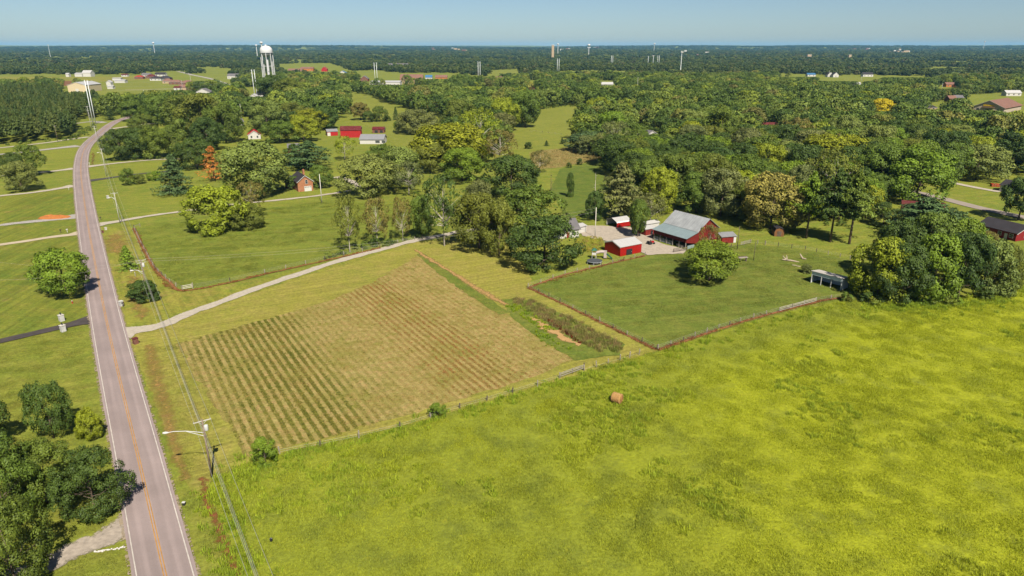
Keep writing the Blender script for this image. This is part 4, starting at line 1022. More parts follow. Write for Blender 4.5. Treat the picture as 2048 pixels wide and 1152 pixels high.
def walls_mb(W, D, e, r, ridge='x'):
    mb = MB(); x = W / 2
    if ridge == 'x':
        mb.add([(-x, 0, 0), (x, 0, 0), (x, D, 0), (-x, D, 0), (-x, 0, e), (x, 0, e), (x, D, e), (-x, D, e), (x, D / 2, r), (-x, D / 2, r)],
               [(0, 1, 5, 4), (2, 3, 7, 6), (1, 2, 6, 8, 5), (3, 0, 4, 9, 7)])
    elif ridge == 'y':
        mb.add([(-x, 0, 0), (x, 0, 0), (x, D, 0), (-x, D, 0), (-x, 0, e), (x, 0, e), (x, D, e), (-x, D, e), (0, 0, r), (0, D, r)],
               [(0, 1, 5, 8, 4), (2, 3, 7, 9, 6), (1, 2, 6, 5), (3, 0, 4, 7)])
    else: mb.box((0, D / 2, e / 2), (W, D, e))
    return mb
def roof_parts(o, W, D, e, r, ridge, mat, ov=.45, t=.16, trim=WHITE):
    x = W / 2 + ov
    if ridge == 'x':
        sl = (r - e) / (D / 2); ze = e - ov * sl
        for s in (0, 1):
            y0 = -ov if s == 0 else D + ov
            pts = [(-x, y0, ze), (x, y0, ze), (x, D / 2, r), (-x, D / 2, r)]
            if s: pts = pts[::-1]
            pts = [(a, b, c + t + .02) for a, b, c in pts]
            MB().slab(pts, t).build('roof', mat, o)
        for sx in (-1, 1):                                    # barge boards under the gable ends
            mb = MB()
            for y0 in (-ov, D + ov): mb.beam((sx * (x - .02), y0, ze - .04), (sx * (x - .02), D / 2, r - .04), .05, .2)
            mb.build('barge_board', trim, o)
    elif ridge == 'y':
        sl = (r - e) / (W / 2); ze = e - ov * sl
        for s in (-1, 1):
            pts = [(s * x, -ov, ze), (0, -ov, r), (0, D + ov, r), (s * x, D + ov, ze)]
            if s > 0: pts = pts[::-1]
            n_ = (Vector(pts[1]) - Vector(pts[0])).cross(Vector(pts[2]) - Vector(pts[0]))
            if n_.z < 0: pts = pts[::-1]
            MB().slab([(a, b, c + t + .02) for a, b, c in pts], t).build('roof', mat, o)
        mb = MB()
        for s in (-1, 1): mb.beam((s * x, -ov + .02, ze - .04), (0, -ov + .02, r - .04), .05, .2)
        mb.build('barge_board', trim, o)
    else:                                                     # hip
        y0, y1 = -ov, D + ov; k = min(W, D) / 2 + ov; c = (y0 + y1) / 2; ze = e - .05
        A, B, C_, E_ = (-x, y0, ze), (x, y0, ze), (x, y1, ze), (-x, y1, ze); r0, r1 = (-x + k, c, r), (x - k, c, r)
        if r1[0] - r0[0] < .4: r0 = (-.2, c, r); r1 = (.2, c, r)
        mb = MB().add([A, B, C_, E_, r0, r1], [(0, 1, 5, 4), (1, 2, 5), (2, 3, 4, 5), (3, 0, 4), (3, 2, 1, 0)]); mb.build('roof', mat, o)
        MB().box((0, c, ze - .13), (2 * x - .1, y1 - y0 - .1, .2)).build('fascia', trim, o)
def house(name, label, A, B, D, e, r, wall, roof, ridge='x', wins=(), doors=(), cat='house', group=None, ang=None, ov=.45, chimney=None, trim=WHITE, world=False, W=None):
    a = Vector(A) if world else g(*A); b = Vector(B) if world else g(*B)
    if ang is None: ang = math.atan2(b.y - a.y, b.x - a.x)
    Wd = W or (b - a).length; mid = (a + b) / 2
    if W: pass
    o = thing(name, label, cat, (mid.x, mid.y, 0), ang, group)
    walls_mb(Wd, D, e, r, ridge).build('wall', wall, o)
    roof_parts(o, Wd, D, e, r, ridge, roof, ov, trim=trim)
    for q in wins: window(o, q[0], Wd, D, *q[1:])
    for q in doors: door(o, q[0], Wd, D, *q[1:])
    if chimney:
        cx, cy_, ch = chimney
        MB().box((cx, cy_, (ch + e * .5) / 2 + e * .2), (.8, .8, ch - e * .6)).build('chimney', BRICK, o)
    return o
BRICK = brick_mat('orange_brick', ph(204, 134, 92), ph(178, 106, 70), ph(190, 160, 134))
BRICK2 = brick_mat('brown_brick', ph(150, 92, 74), ph(128, 76, 62), ph(150, 130, 116))
REDP = siding('red_metal_siding', ph(188, 26, 22), .3, 'Z', .08, .5, .45)
REDB = siding('old_red_boards', ph(132, 36, 30), .28, 'X', .28, .5, .85)
REDB2 = siding('faded_red_boards', ph(146, 48, 40), .28, 'X', .3, .5, .85)
REDV = siding('bright_red_siding', ph(196, 44, 46), .3, 'Z', .1, .4, .5)
WSID = siding('white_siding', ph(232, 228, 220), .2, 'Z', .07, .3, .6)
CREAM = siding('cream_metal_siding', ph(238, 218, 178), .3, 'X', .05, .3, .6)
TINR = metal_roof('weathered_tin_roof', ph(196, 198, 198, .6), .3, .5)
TIN2 = metal_roof('newer_tin_roof', ph(168, 186, 188, .6), .14, .45)
WHITER = metal_roof('white_metal_roof', ph(248, 244, 240, .52), .06, .45)
RUSTR = metal_roof('rusty_roof', ph(128, 44, 46), .35, .6, rust=ph(160, 84, 80))
DARKR = shingle('dark_shingles', ph(70, 66, 70)); BROWNR = shingle('brown_shingles', ph(150, 112, 98)); REDR = shingle('red_shingles', ph(112, 54, 52)); GREYR = shingle('grey_shingles', ph(128, 124, 126))
GREYROOF = metal_roof('pale_grey_roof', ph(190, 190, 192, .5), .12, .5)

# --- the big barn: main gable with a lean-to along the yard side
BA = R(-56); bB = g(1371.5, 499); W_ = 14.6; D_ = 15.0
bd = Vector((math.cos(BA), math.sin(BA), 0)); bmid = bB - bd * (W_ / 2)
barn = thing('barn', 'big old red barn with grey metal roof and open lean-to along the yard', 'barn', (bmid.x, bmid.y, 0), BA)
x = W_ / 2; eF, yB, zB, yR, zR, eB = 3.7, 4.9, 5.0, 10.0, 8.7, 5.2
gable = lambda sx: [(sx * x, 0, 2.2), (sx * x, 0, eF), (sx * x, yB, zB), (sx * x, yR, zR), (sx * x, D_, eB), (sx * x, D_, 0), (sx * x, yB, 0), (sx * x, yB, 1.2)]
for sx in (-1, 1):
    pts = gable(sx); pts = pts if sx < 0 else pts[::-1]
    MB().slab([Vector(p) for p in pts], .1).build('gable_wall', REDB, barn)
MB().box((0, D_ - .05, eB / 2), (W_ - .25, .12, eB)).build('back_wall', REDB, barn)
MB().box((0, .02, 2.95), (W_ - .02, .1, 1.5)).build('front_apron', siding('lean_to_boards', ph(112, 40, 34), .28, 'X', .3, .5, .9), barn)
MB().box((0, yB, zB / 2 - .1), (W_ - .25, .12, zB - .3)).build('inner_wall', DARKWOOD, barn)
def slope(y0, z0, y1, z1, mat, nm='roof', t=.1, ox=.45):
    MB().slab([(-x - ox, y0, z0), (x + ox, y0, z0), (x + ox, y1, z1), (-x - ox, y1, z1)], t).build(nm, mat, barn)
slope(-.55, eF - .05, yB + .05, zB + .13, TIN2); slope(yB - .2, zB + .16, yR, zR + .2, TINR); slope(yR + .004, zR + .2, D_ + .5, eB - .15, TINR)
for i in range(6):
    px_ = -x + .25 + i * (W_ - .5) / 5
    MB().box((px_, .05, 1.1), (.2, .2, 2.2)).build('post', GREYWOOD, barn)
for i in range(3):                                     # stall gates in the left bays
    px_ = -x + .25 + (i + .5) * (W_ - .5) / 5; gt = thing('stall_gate', None, None, (px_, .12, .75)); gt.parent = barn
    mb = MB()
    for k in range(5): mb.box((0, 0, -.55 + k * .27), (2.3, .05, .06))
    for k in (-1.1, 0, 1.1): mb.box((k, .04, 0), (.07, .05, 1.3))
    o2 = mb.build('stall_gate', STEEL, barn, loc=(px_, .12, .75)); bpy.data.objects.remove(gt)
MB().box((x * .62, .3, .5), (3.2, .08, .9)).build('stall_boards', GREYWOOD, barn)
for (u, z_, w2, h2) in ((-3.2, .1, 2.6, 3.0), (1.5, 4.6, 1.1, 1.2)): door(barn, 'r', W_, D_, u + 4.2, w2, h2, REDB2, z_, 'barn_door')
MB().box((x + .06, 2.2, .6), (.06, 3.2, 1.1)).build('tin_patch', TIN2, barn)
# lean-to behind the barn, right
house('lean_shed', 'low red shed with grey roof and white door right behind the big barn', (1443, 487), (1471, 485), 5.5, 2.2, 2.9, REDB2, GREYROOF, 'x', doors=(('f', 2.2, .9, 1.9, WHITE),), cat='shed', ov=.3)
# red metal garage
ga = R(-57); gb = g(1240, 513); gW, gD = 8.8, 7.6
gd = Vector((math.cos(R(32)), math.sin(R(32)), 0))
house('garage', 'bright red metal garage with white roof beside the playset', gb, gb + gd * gW, gD, 2.9, 4.1, REDP, WHITER, 'x', doors=(('f', -.7, 2.4, 1.9, BLACK),), cat='garage', world=True, ov=.2, trim=WHITE)
# carport
cf = g(1233.5, 457); ca = R(30); cdv = Vector((math.cos(ca), math.sin(ca), 0)); cW, cD = 6.6, 6.0
cm = cf + cdv * cW / 2
cp = thing('carport', 'open red-sided carport with rounded white metal roof', 'carport', (cm.x, cm.y, 0), ca)
prof = [(-.12, 2.0), (.1, 2.35), (cD / 2, 3.35), (cD - .1, 2.35), (cD + .12, 2.0)]
mb = MB()
for i in range(4):
    (y0, z0), (y1, z1) = prof[i], prof[i + 1]; mb.slab([(-cW / 2 - .15, y0, z0), (cW / 2 + .15, y0, z0), (cW / 2 + .15, y1, z1), (-cW / 2 - .15, y1, z1)], .05)
mb.build('roof', WHITER, cp)
MB().box((0, 0, 1.2), (cW, .06, 1.7)).build('side_panel', REDP, cp); MB().box((0, cD, 1.2), (cW, .06, 1.7)).build('side_panel', WHITE, cp)
for px_ in (-cW / 2 + .1, 0, cW / 2 - .1):
    for py_ in (.08, cD - .08): MB().box((px_, py_, 1.05), (.1, .1, 2.1)).build('post', WHITE, cp)
MB().box((cW / 2 - .4, cD / 2, 1.2), (.06, cD - .3, 2.3)).build('back_panel', REDP, cp)
# small sheds left of the barn
s0 = g(1291, 472)
house('tool_shed', 'small red shed with white roof at left end of the big barn', s0, s0 + cdv * 4.2, 4.2, 2.3, 2.9, REDB2, WHITER, 'x', doors=(('f', .6, 1.0, 1.7, BLACK),), cat='shed', world=True, ov=.25)
s1 = g(1292, 462)
house('feed_shed', 'second small shed with white roof behind the red tool shed', s1, s1 + cdv * 6.0, 3.2, 2.4, 3.0, WSID, WHITER, 'x', cat='shed', world=True, ov=.25)
# white farmhouse half hidden by the grove
house('farmhouse', 'white farmhouse half hidden behind the dark round tree', (1094, 480), (1158, 474), 9, 3.0, 5.6, WSID, GREYR, 'x', wins=(('f', -4, .9, 1.1, 1.4), ('f', 0, .9, 1.1, 1.4), ('f', 3.6, .9, 1.1, 1.4), ('r', 0, .9, 1.1, 1.4)), doors=(('f', 1.8, 1, 2.0, REDB2),), ov=.5)
house('porch_roof', 'small white-roofed porch shed right of the white farmhouse', (1152, 469), (1172, 464), 4, 2.3, 2.8, WSID, WHITER, 'x', cat='shed', ov=.3)
# barn-shaped garden shed with gambrel roof
sg = g(1548.5, 473); sa = R(-8); so = thing('garden_shed', 'small brown wooden shed with rounded barn roof at the wood edge', 'shed', sg + Vector((1.6, 0, 0)), sa)
GP = [(-1.6, 1.7), (-1.15, 2.75), (0, 3.25), (1.15, 2.75), (1.6, 1.7)]; sD = 4.2
WOODT = siding('tan_shed_boards', ph(150, 104, 66), .25, 'X', .25, .5, .85)
mb = MB(); fr = [(-1.55, 0, 0), (1.55, 0, 0)] + [(a, 0, b - .03) for a, b in GP[::-1]]
n_ = len(fr); mb.add(fr + [(a, sD, c) for a, b, c in fr], [tuple(range(n_)), tuple(reversed(range(n_, 2 * n_)))] + [(i, i + n_, (i + 1) % n_ + n_, (i + 1) % n_) for i in range(n_)]); mb.build('wall', WOODT, so)
mb = MB()
for i in range(4): mb.slab([(GP[i][0] * 1.06, -.25, GP[i][1]), (GP[i + 1][0] * 1.06, -.25, GP[i + 1][1]), (GP[i + 1][0] * 1.06, sD + .25, GP[i + 1][1]), (GP[i][0] * 1.06, sD + .25, GP[i][1])][::-1], -.06)
mb.build('roof', DARKR, so); MB().box((0, -.05, .95), (1.3, .08, 1.8)).build('door', DARKWOOD, so)
mb = MB(); mb.beam((-.6, -.11, .1), (.6, -.11, 1.8), .1, .03); mb.beam((.6, -.112, .1), (-.6, -.112, 1.8), .1, .03); mb.build('door_brace', WOODT, so)
# open livestock shelter
la = g(1623, 566); lb = g(1679, 581); lang = math.atan2(lb.y - la.y, lb.x - la.x); lW = (lb - la).length + .6; lm = (la + lb) / 2
ls = thing('livestock_shelter', 'open white-blue livestock shelter with flat roof beside the thicket', 'shelter', (lm.x, lm.y, 0), lang)
BLUEW = plain('pale_blue_boards', ph(222, 232, 238, .6), .8, .12, 1.0)
MB().slab([(-lW / 2 - .2, -.3, 3.6), (lW / 2 + .2, -.3, 3.6), (lW / 2 + .2, 4.2, 2.95), (-lW / 2 - .2, 4.2, 2.95)], .12).build('roof', plain('flat_roof', ph(214, 206, 198), .8, .15, .8), ls)
MB().box((0, 0, 2.95), (lW, .08, 1.0)).build('fascia', BLUEW, ls); MB().box((0, 3.95, 1.4), (lW, .08, 2.8)).build('back_wall', BLUEW, ls)
for sx in (-1, 1): MB().box((sx * (lW / 2 - .03), 2.0, 1.5), (.08, 3.85, 2.9)).build('side_wall', BLUEW, ls)
for i in range(4): MB().box((-lW / 2 + .1 + i * (lW - .2) / 3, -.02, 1.25), (.16, .16, 2.5)).build('post', WHITE, ls)
# brick house
bh = house('brick_house', 'orange brick house with white garage door and dark roof', (597, 384), (627, 381), 12.5, 4.6, 7.2, BRICK, DARKR, 'y', wins=(('f', .6, 3.4, 1.1, 1.7),), doors=(('f', 1.0, 3.2, 2.3, WHITE, 0.0, 'garage_door', 4),), ov=.5, chimney=(1.2, 6.5, 8.2))
house('house_wing', 'low dark-roofed wing at left of the brick house with porch', (571, 376), (596, 378), 9, 2.8, 4.9, BRICK, DARKR, 'x', wins=(('f', -1.5, .9, 1, 1.3),), ov=.6)
# bright red barn group in the middle distance
rb = g(681.5, 275)
house('red_barn', 'bright red barn with rusty roof and white trim', (681.5, 275.5), (722, 275), 9, 5.2, 7.6, REDV, RUSTR, 'x', doors=(('l', 0, 2.6, 3.2, WHITE), ('l', 2.6, 1.0, 1.2, GLASS, 2.2)), cat='barn', ov=.35)
house('small_garage', 'small red garage with white roof at left of the bright red barn', (655, 272), (676, 271), 8, 3.0, 4.4, REDV, GREYROOF, 'x', doors=(('l', 0, 3.0, 2.4, WHITE), ('f', -2.6, 2.2, 2.4, WHITE)), cat='garage', ov=.3)
house('machine_shed', 'long white machine shed with pale metal roof in front of the red barn', (720, 288), (767, 288), 13, 3.0, 5.6, WSID, GREYROOF, 'x', wins=(('f', 4, .7, 3.0, 1.6), ('f', 8, .7, 2.4, 1.6)), cat='shed', ov=.5)
house('collapsed_shed', 'old weathered shed with patchy red and tin roof', (745, 266), (768, 266), 7, 2.6, 4.2, BRICK2, RUSTR, 'x', doors=(('f', -1.5, 2.4, 2.0, BLACK), ('f', 2.4, 2.2, 2.0, BLACK)), cat='shed', ov=.3)
house('white_house', 'white house with bright red roof among the trees', (497, 279), (522, 278), 10, 3.2, 6.0, WSID, shingle('bright_red_roof', ph(196, 48, 48)), 'y', wins=(('f', -2, .9, 1.2, 1.5), ('f', 2, .9, 1.2, 1.5)))
house('green_roofed_shed', 'tiny white shed with green roof behind the red-roofed house', (470, 240), (479, 240), 4, 3.2, 5.0, WSID, metal_roof('green_roof', ph(92, 140, 124)), 'y', cat='shed', ov=.2)
house('grey_house', 'grey-roofed house behind the red-roofed white house', (470, 252), (488, 251), 9, 3, 5.2, WSID, GREYR, 'x')
house('hidden_house', 'house roof showing between the pines behind the brick house', (577, 306), (600, 305), 9, 3, 5, BRICK2, GREYR, 'x')
# right side
house('ranch_house', 'long red ranch house with dark shingle roof at right edge', (1955, 464), (2030, 483), 9, 2.9, 5.0, siding('dark_red_boards', ph(150, 40, 42), .25, 'X', .15, .4, .7), DARKR, 'x', wins=(('f', -3.5, .9, 1.4, 1.3), ('f', 1.0, .9, 1.2, 1.3), ('f', 5, .9, 1.4, 1.3), ('r', 0, .9, 1.2, 1.3)), doors=(('f', 3.2, 1, 2.0, WHITE),), ov=.6)
house('small_red_house', 'small red brick house behind the bluish pines with white gable trim', (1800, 432), (1888, 432), 7, 2.8, 4.8, BRICK, REDR, 'x', ang=R(-24), W=14, ov=.5, wins=(('r', 0, .9, 1.1, 1.2),))
house('corner_house', 'dark-roofed house at right edge above the back street', (1998, 382), (2060, 392), 9, 2.8, 4.8, WSID, DARKR, 'x', wins=(('f', -4, .9, 1.2, 1.2), ('f', 0, .9, 1.2, 1.2)))
hl = house('community_hall', 'big pale hall with wide brown roof at right edge', (464.5, 709.8, 0), (482.6, 689.1, 0), 58, 5.0, 11.3, plain('pale_stone_wall', ph(206, 190, 170), .85, .15, .4), BROWNR, 'y', cat='hall', ov=1.2, world=True, wins=(('f', -9, 1.0, 2.4, 3.0), ('f', 9, 1.0, 2.4, 3.0)), doors=(('f', 0, 5, 3.4, GLASS, 0.0, 'entrance'),))
MB().box((0, -.2, 6.6), (9.5, .3, 1.5)).build('sign_board', plain('yellow_sign', ph(226, 188, 40), .6, .05), hl)
MB().box((0, -1.2, 4.9), (11, 3.0, .5)).build('canopy', plain('tan_canopy', ph(150, 120, 90), .8, .1), hl)
house('pool_house', 'white house with grey roof and blue pool deep in the wood', (1292, 281), (1316, 279), 10, 3.4, 6.4, WSID, GREYR, 'y', wins=(('f', 0, 1, 1.4, 1.4),))
pp = g(1281, 279); pool = thing('swimming_pool', 'round blue above-ground pool beside the white house in the wood', 'pool', pp)
MB().lathe([(3.6, 0), (3.6, 1.25), (3.45, 1.25), (3.45, 1.1)], 24).build('pool_wall', paint((60, 120, 180)), pool); MB().lathe([(3.4, 1.06), (3.4, 1.1)], 24).build('water', plain('pool_water', (.04, .25, .42, 1), .1, .1, 1, .5), pool)
house('red_roof_house', 'dark red roof deep in the wood', (1522, 262), (1556, 262), 9, 3.2, 6, BRICK, REDR, 'x')
# far houses -----------------------------------------------------------------
TANW = plain('tan_wall', ph(206, 180, 146), .85, .1, .3); ORNG = plain('orange_wall', ph(214, 136, 74), .85, .1, .3)
COL = {'w': WSID, 'b': BRICK2, 't': TANW, 'o': ORNG, 'r': REDV, 'c': CREAM}
ROOF = {'d': DARKR, 'b': BROWNR, 'r': REDR, 'g': GREYR, 'w': WHITER, 't': GREYROOF, 'R': shingle('scarlet_roof', ph(176, 66, 50)), 'B': metal_roof('blue_roof', ph(90, 150, 200))}
FAR = [  # x0, x1, ybase, D, eave, ridge, ridge dir, wall, roof, label, name
    (137, 173, 184, 40, 9.5, 13.5, 'y', 'c', 'w', 'large tan metal building with low gable left of the twin poles', 'metal_building'),
    (150, 166, 153.5, 14, 6, 8, 'x', 'w', 'w', 'low white wing left of the far white barn', 'farm_wing'), (165, 182, 153.5, 16, 8, 13, 'x', 'w', 'w', 'far white barn at the edge of the ripening field', 'white_barn'), (132, 138, 154, 8, 6, 8, 'x', 'w', 'w', 'tiny far white shed left of the white barn', 'white_shed'),
    (225, 242, 161, 8, 4, 5, 'x', 'w', 'w', 'far white trailer, upper of two', 'trailer'), (229, 250, 166, 10, 4, 5.5, 'x', 'w', 'w', 'far white trailer, lower of two', 'trailer'), (213, 222, 171, 8, 5, 8, 'y', 'w', 'w', 'small white shed left of the far trailers', 'white_shed'), (215, 226, 178, 7, 3.5, 5, 'x', 'w', 'w', 'low white shed below the far trailers', 'white_shed'),
    (243, 255, 153.5, 8, 4, 6, 'x', 'w', 'r', 'far white house with red roof right of the white barn', 'far_house'),
    (269, 286, 158, 10, 4, 7, 'hip', 'b', 'R', 'far brick house with scarlet hipped roof, leftmost of the village row', 'far_house'), (283, 300, 154, 12, 4, 8, 'x', 'w', 'g', 'far white house behind the scarlet roof', 'far_house'), (292, 310, 157, 12, 4, 8, 'hip', 'b', 'r', 'far brick house with dull red roof in the village row', 'far_house'),
    (300, 322, 161.5, 12, 4, 8, 'hip', 'w', 'd', 'far house with dark hipped roof, left of the pair', 'far_house'), (318, 340, 160.5, 12, 4, 8, 'hip', 'b', 'd', 'far brick house with dark hipped roof, right of the pair', 'far_house'), (310, 330, 152.5, 12, 4, 8, 'x', 'w', 'd', 'far white house with dark roof at back of the village', 'far_house'), (325, 343, 167, 12, 4, 8, 'hip', 't', 'b', 'far tan house with brown hipped roof in front of the dark roofs', 'far_house'),
    (338, 362, 169, 12, 4, 7.5, 'hip', 'b', 'b', 'far long brick house with brown roof, left half', 'far_house'), (362, 385, 170, 12, 4, 7.5, 'hip', 'b', 'b', 'far long brick house with brown roof, right half', 'far_house'), (357, 380, 180.5, 12, 4, 7.5, 'x', 't', 'b', 'far tan house with brown roof, nearest of the village', 'far_house'), (381, 398, 178, 9, 4, 6.5, 'x', 'o', 'b', 'far orange-walled house in the village', 'far_house'), (348, 360, 181, 8, 4, 6, 'x', 'w', 'r', 'low white house left of the nearest tan house', 'far_house'),
    (392, 420, 191, 12, 4.5, 9, 'y', 'w', 'g', 'white house with grey gables behind the domed trees', 'far_house'), (455, 481, 158, 14, 6, 10, 'x', 'w', 'g', 'white house at the wood edge left of the twin poles', 'far_house'), (512, 534, 196, 12, 4, 7.5, 'x', 'w', 'd', 'white house with dark roof right of the near twin poles', 'far_house'), (500, 513, 199, 8, 4, 6.5, 'y', 'w', 'w', 'small white shed at foot of the near twin poles', 'white_shed'),
    (576, 604, 145, 16, 5, 9, 'x', 't', 'b', 'tan-roofed long house right of the water tower', 'far_house'), (601, 626, 142, 16, 6, 10, 'x', 'o', 'b', 'far orange house right of the water tower', 'far_house'), (643, 654, 143, 12, 6, 12, 'y', 'r', 'R', 'far small scarlet barn right of the water tower', 'far_barn'), (678, 692, 151, 12, 6, 10, 'y', 'w', 'B', 'white gabled house with blue roof', 'far_house'),
    (721, 736, 163, 14, 5, 10, 'y', 'b', 'g', 'brick house left of the long white building', 'far_house'), (740, 800, 172, 24, 6, 8, 'x', 'w', 'w', 'long low white-roofed building beyond the tree belt', 'long_building'), (800, 845, 167, 22, 6, 15, 'x', 't', 'b', 'large brown-roofed church hall beyond the tree belt', 'church_hall'), (775, 815, 137, 30, 8, 14, 'x', 'w', 'g', 'wide grey-roofed building far behind the church hall', 'long_building'),
    (851, 864, 160, 10, 5, 9, 'x', 'w', 'B', 'far white house with blue roof', 'far_house'), (871, 894, 160, 12, 5, 9, 'x', 'o', 'b', 'far orange house right of the blue roof', 'far_house'), (930, 946, 165, 12, 5, 9, 'y', 'w', 'R', 'far white house with scarlet roof', 'far_house'), (940, 962, 173, 12, 4, 8, 'x', 't', 'b', 'brown-roofed house below the scarlet-roofed one', 'far_house'), (963, 985, 176, 14, 5, 10, 'y', 'w', 'b', 'gabled brown-roofed house near the twin poles', 'far_house'), (985, 1010, 173, 14, 5, 9, 'x', 't', 'b', 'brown-roofed house right of the gabled one', 'far_house'), (990, 1035, 162, 14, 5, 8, 'x', 'o', 'b', 'long orange building below the valley field', 'long_building'),
    (1058, 1072, 183, 12, 5, 10, 'y', 'b', 'R', 'brick gable showing above the trees left of the clearing', 'far_house'), (1203, 1226, 175, 12, 5, 8, 'x', 'w', 'w', 'white-roofed house in the far wood', 'far_house'),
    (1615, 1631, 153, 12, 4, 7, 'x', 'w', 'B', 'bluish house at left end of the hill field', 'far_house'), (1655, 1666, 154, 12, 5, 10, 'y', 'w', 'd', 'white gabled house right of the hill field, left one', 'far_house'), (1666, 1677, 154.5, 12, 5, 10, 'y', 'w', 'd', 'white gabled house right of the hill field, right one', 'far_house'), (1726, 1746, 153.5, 12, 5, 9, 'x', 'w', 'd', 'white gabled house at left of the ridge field', 'far_house'), (1705, 1721, 172, 10, 4, 6, 'x', 'w', 'w', 'low white house below the park field', 'far_house'),
    (1898, 1912, 204, 10, 4, 7, 'x', 'b', 'b', 'brown house left of the big hall', 'far_house'), (1910, 1927, 203, 10, 4, 7, 'x', 'w', 'g', 'grey-roofed house left of the big hall', 'far_house'), (1846, 1873, 222, 10, 3.5, 6.5, 'hip', 't', 'd', 'dark hipped house left of the big hall', 'far_house'), (1848, 1872, 234, 8, 3.5, 6.5, 'x', 'b', 'r', 'red-roofed house in front of the dark hipped house', 'far_house'), (2012, 2042, 192, 10, 4, 7, 'x', 'w', 'w', 'white-roofed house behind the big hall', 'far_house'), (1892, 1915, 174, 10, 4, 7, 'x', 'o', 'b', 'far pale house behind the ball field', 'far_house'),
]
for (x0, x1, yb, D, e, r, rd, wl, rf, lab, nm) in FAR:
    wpx = x1 - x0; Y0 = g(x0, yb).y; Wm = wpx * mpp(Y0); n = max(1, int(Wm / 6))
    wn = [('f', (k - (n - 1) / 2) * Wm / n, 1.2, 1.6, 1.8) for k in range(n)] if nm in ('far_house', 'long_building', 'church_hall') else ()
    dr = (('f', 0, 4.5, 4.5, WHITE, 0.0, 'big_door'),) if nm in ('metal_building', 'white_barn') else ()
    house(nm, lab, (x0, yb), (x1, yb), D, e, r, COL[wl], ROOF[rf], rd, wins=wn, doors=dr, cat={'metal_building': 'building', 'long_building': 'building', 'church_hall': 'building', 'trailer': 'trailer', 'white_shed': 'shed', 'white_barn': 'barn', 'farm_wing': 'building', 'far_barn': 'barn'}.get(nm, 'house'), group='far houses' if nm == 'far_house' else None, ov=.5)
# town far off: pale buildings scattered on the plain
frng = random.Random(5); TOWN = []
for (xa, xb, ya, yb, n, lab) in ((865, 950, 103, 108, 9, 'tiny pale building of the far town right of the water tower'), (1170, 1195, 102, 104, 4, 'tiny white building far off below a distant water tower'), (1775, 1840, 105, 112, 12, 'tiny pale building of the far town at upper right'), (1098, 1150, 104, 107, 5, 'tiny pale building at foot of the distant tower block'), (1690, 1740, 104, 106, 4, 'tiny pale building far left of the upper right town'), (1600, 1700, 118, 121, 4, 'small far roof in the gap at upper right'), (1245, 1420, 103, 119, 5, 'small pale building in the far woods right of centre')):
    spots = sorted((frng.uniform(xa, xb), frng.uniform(ya, yb)) for _ in range(n))
    for i, (x, y) in enumerate(spots):
        p = g(x, y); k = mpp(p.y); Wm = frng.uniform(3, 8) * k; Wm = min(Wm, 60); zb = float(hill(p.x, p.y))
        o = thing('distant_building', lab + ', %s from left' % ORD[i], 'building', (p.x, p.y, zb), 0, 'buildings of the far town'); hh = frng.uniform(14, 24)
        MB().box((0, 8, hh / 2), (Wm, 16, hh)).build('wall', frng.choice([WSID, TANW, WSID, BRICK2]), o)
        MB().box((0, 8, hh + .35), (Wm + 1, 17, .7)).build('roof', frng.choice([WHITER, GREYROOF, BROWNR]), o)

# ------------------------------------------------------------------ towers, poles, wires
def at_line(x, ytop, Y):
    """plan position of an upright whose head stands at picture x, at distance Y"""
    z = zt(Y, ytop); return Vector(((x - 1024) / F * (Y * CP - (z - H) * SP), Y, 0)), z
WT = plain('white_tank_paint', ph(240, 240, 240), .5, .06, .1)
p, zz = at_line(531, 91, 1000)
wt = thing('water_tower', 'white water tower on many legs rising over the trees at left', 'water tower', p)
tr = 8.4; tb = zz - 12.5
MB().lathe([(.8, tb - 2.5), (4, tb - 1.6), (7.4, tb + .6), (tr, tb + 3.6), (tr, tb + 6.5), (7.7, tb + 9), (5.6, tb + 11.2), (3, tb + 12.2), (.4, tb + 12.5)], 32).build('tank', WT, wt, True)
MB().lathe([(tr + .05, tb + 3.1), (tr + .75, tb + 3.1), (tr + .75, tb + 3.35), (tr + .05, tb + 3.35)], 32).build('balcony', WT, wt)
MB().tube([(0, 0, 0), (0, 0, tb - 1)], 1.4, 14).build('riser', WT, wt)
for k in range(8):
    a = k * math.pi / 4 + .2; MB().tube([(8.3 * math.cos(a), 8.3 * math.sin(a), -.2), (8.0 * math.cos(a), 8.0 * math.sin(a), tb + 4)], .5, 8).build('leg', WT, wt)
for lv in (.33, .66):
    mb = MB(); rr_ = 8.3
    mb.tube([(rr_ * math.cos(k * math.pi / 4 + .2), rr_ * math.sin(k * math.pi / 4 + .2), lv * (tb + 4)) for k in range(9)], .22, 5); mb.build('ring_brace', WT, wt)
MB().lathe([(1.2, tb + 12.3), (1.2, tb + 13.4), (.2, tb + 14)], 12).build('vent', WT, wt)
def far_tower(x, yt, Y, rb_, label, stem=1.8):
    p, z_ = at_line(x, yt, Y); p.z = float(hill(p.x, p.y)); o = thing('distant_water_tower', label, 'water tower', p); h_ = z_ - p.z
    MB().lathe([(.5, h_ - rb_ * 1.5), (rb_ * .8, h_ - rb_ * 1.1), (rb_, h_ - rb_ * .6), (rb_ * .8, h_ - rb_ * .2), (.4, h_)], 20).build('tank', WT, o, True)
    MB().tube([(0, 0, -3), (0, 0, h_ - rb_)], stem, 10).build('stem', WT, o)
far_tower(522, 83, 2600, 6, 'small white standpipe tank just behind the water tower'); far_tower(306, 84, 5200, 9, 'tiny distant water tower on the horizon at left'); far_tower(1116, 87, 4600, 7, 'tiny distant water tower right of the tower block')
far_tower(1178, 88, 4200, 9, 'tiny distant water tower near picture centre'); far_tower(1309, 86, 6500, 9, 'tiny distant water tower right of centre'); far_tower(1970, 82, 8000, 9, 'tiny distant water tower at far right'); far_tower(512, 89, 3600, 6, 'tiny far tank left of the standpipe')
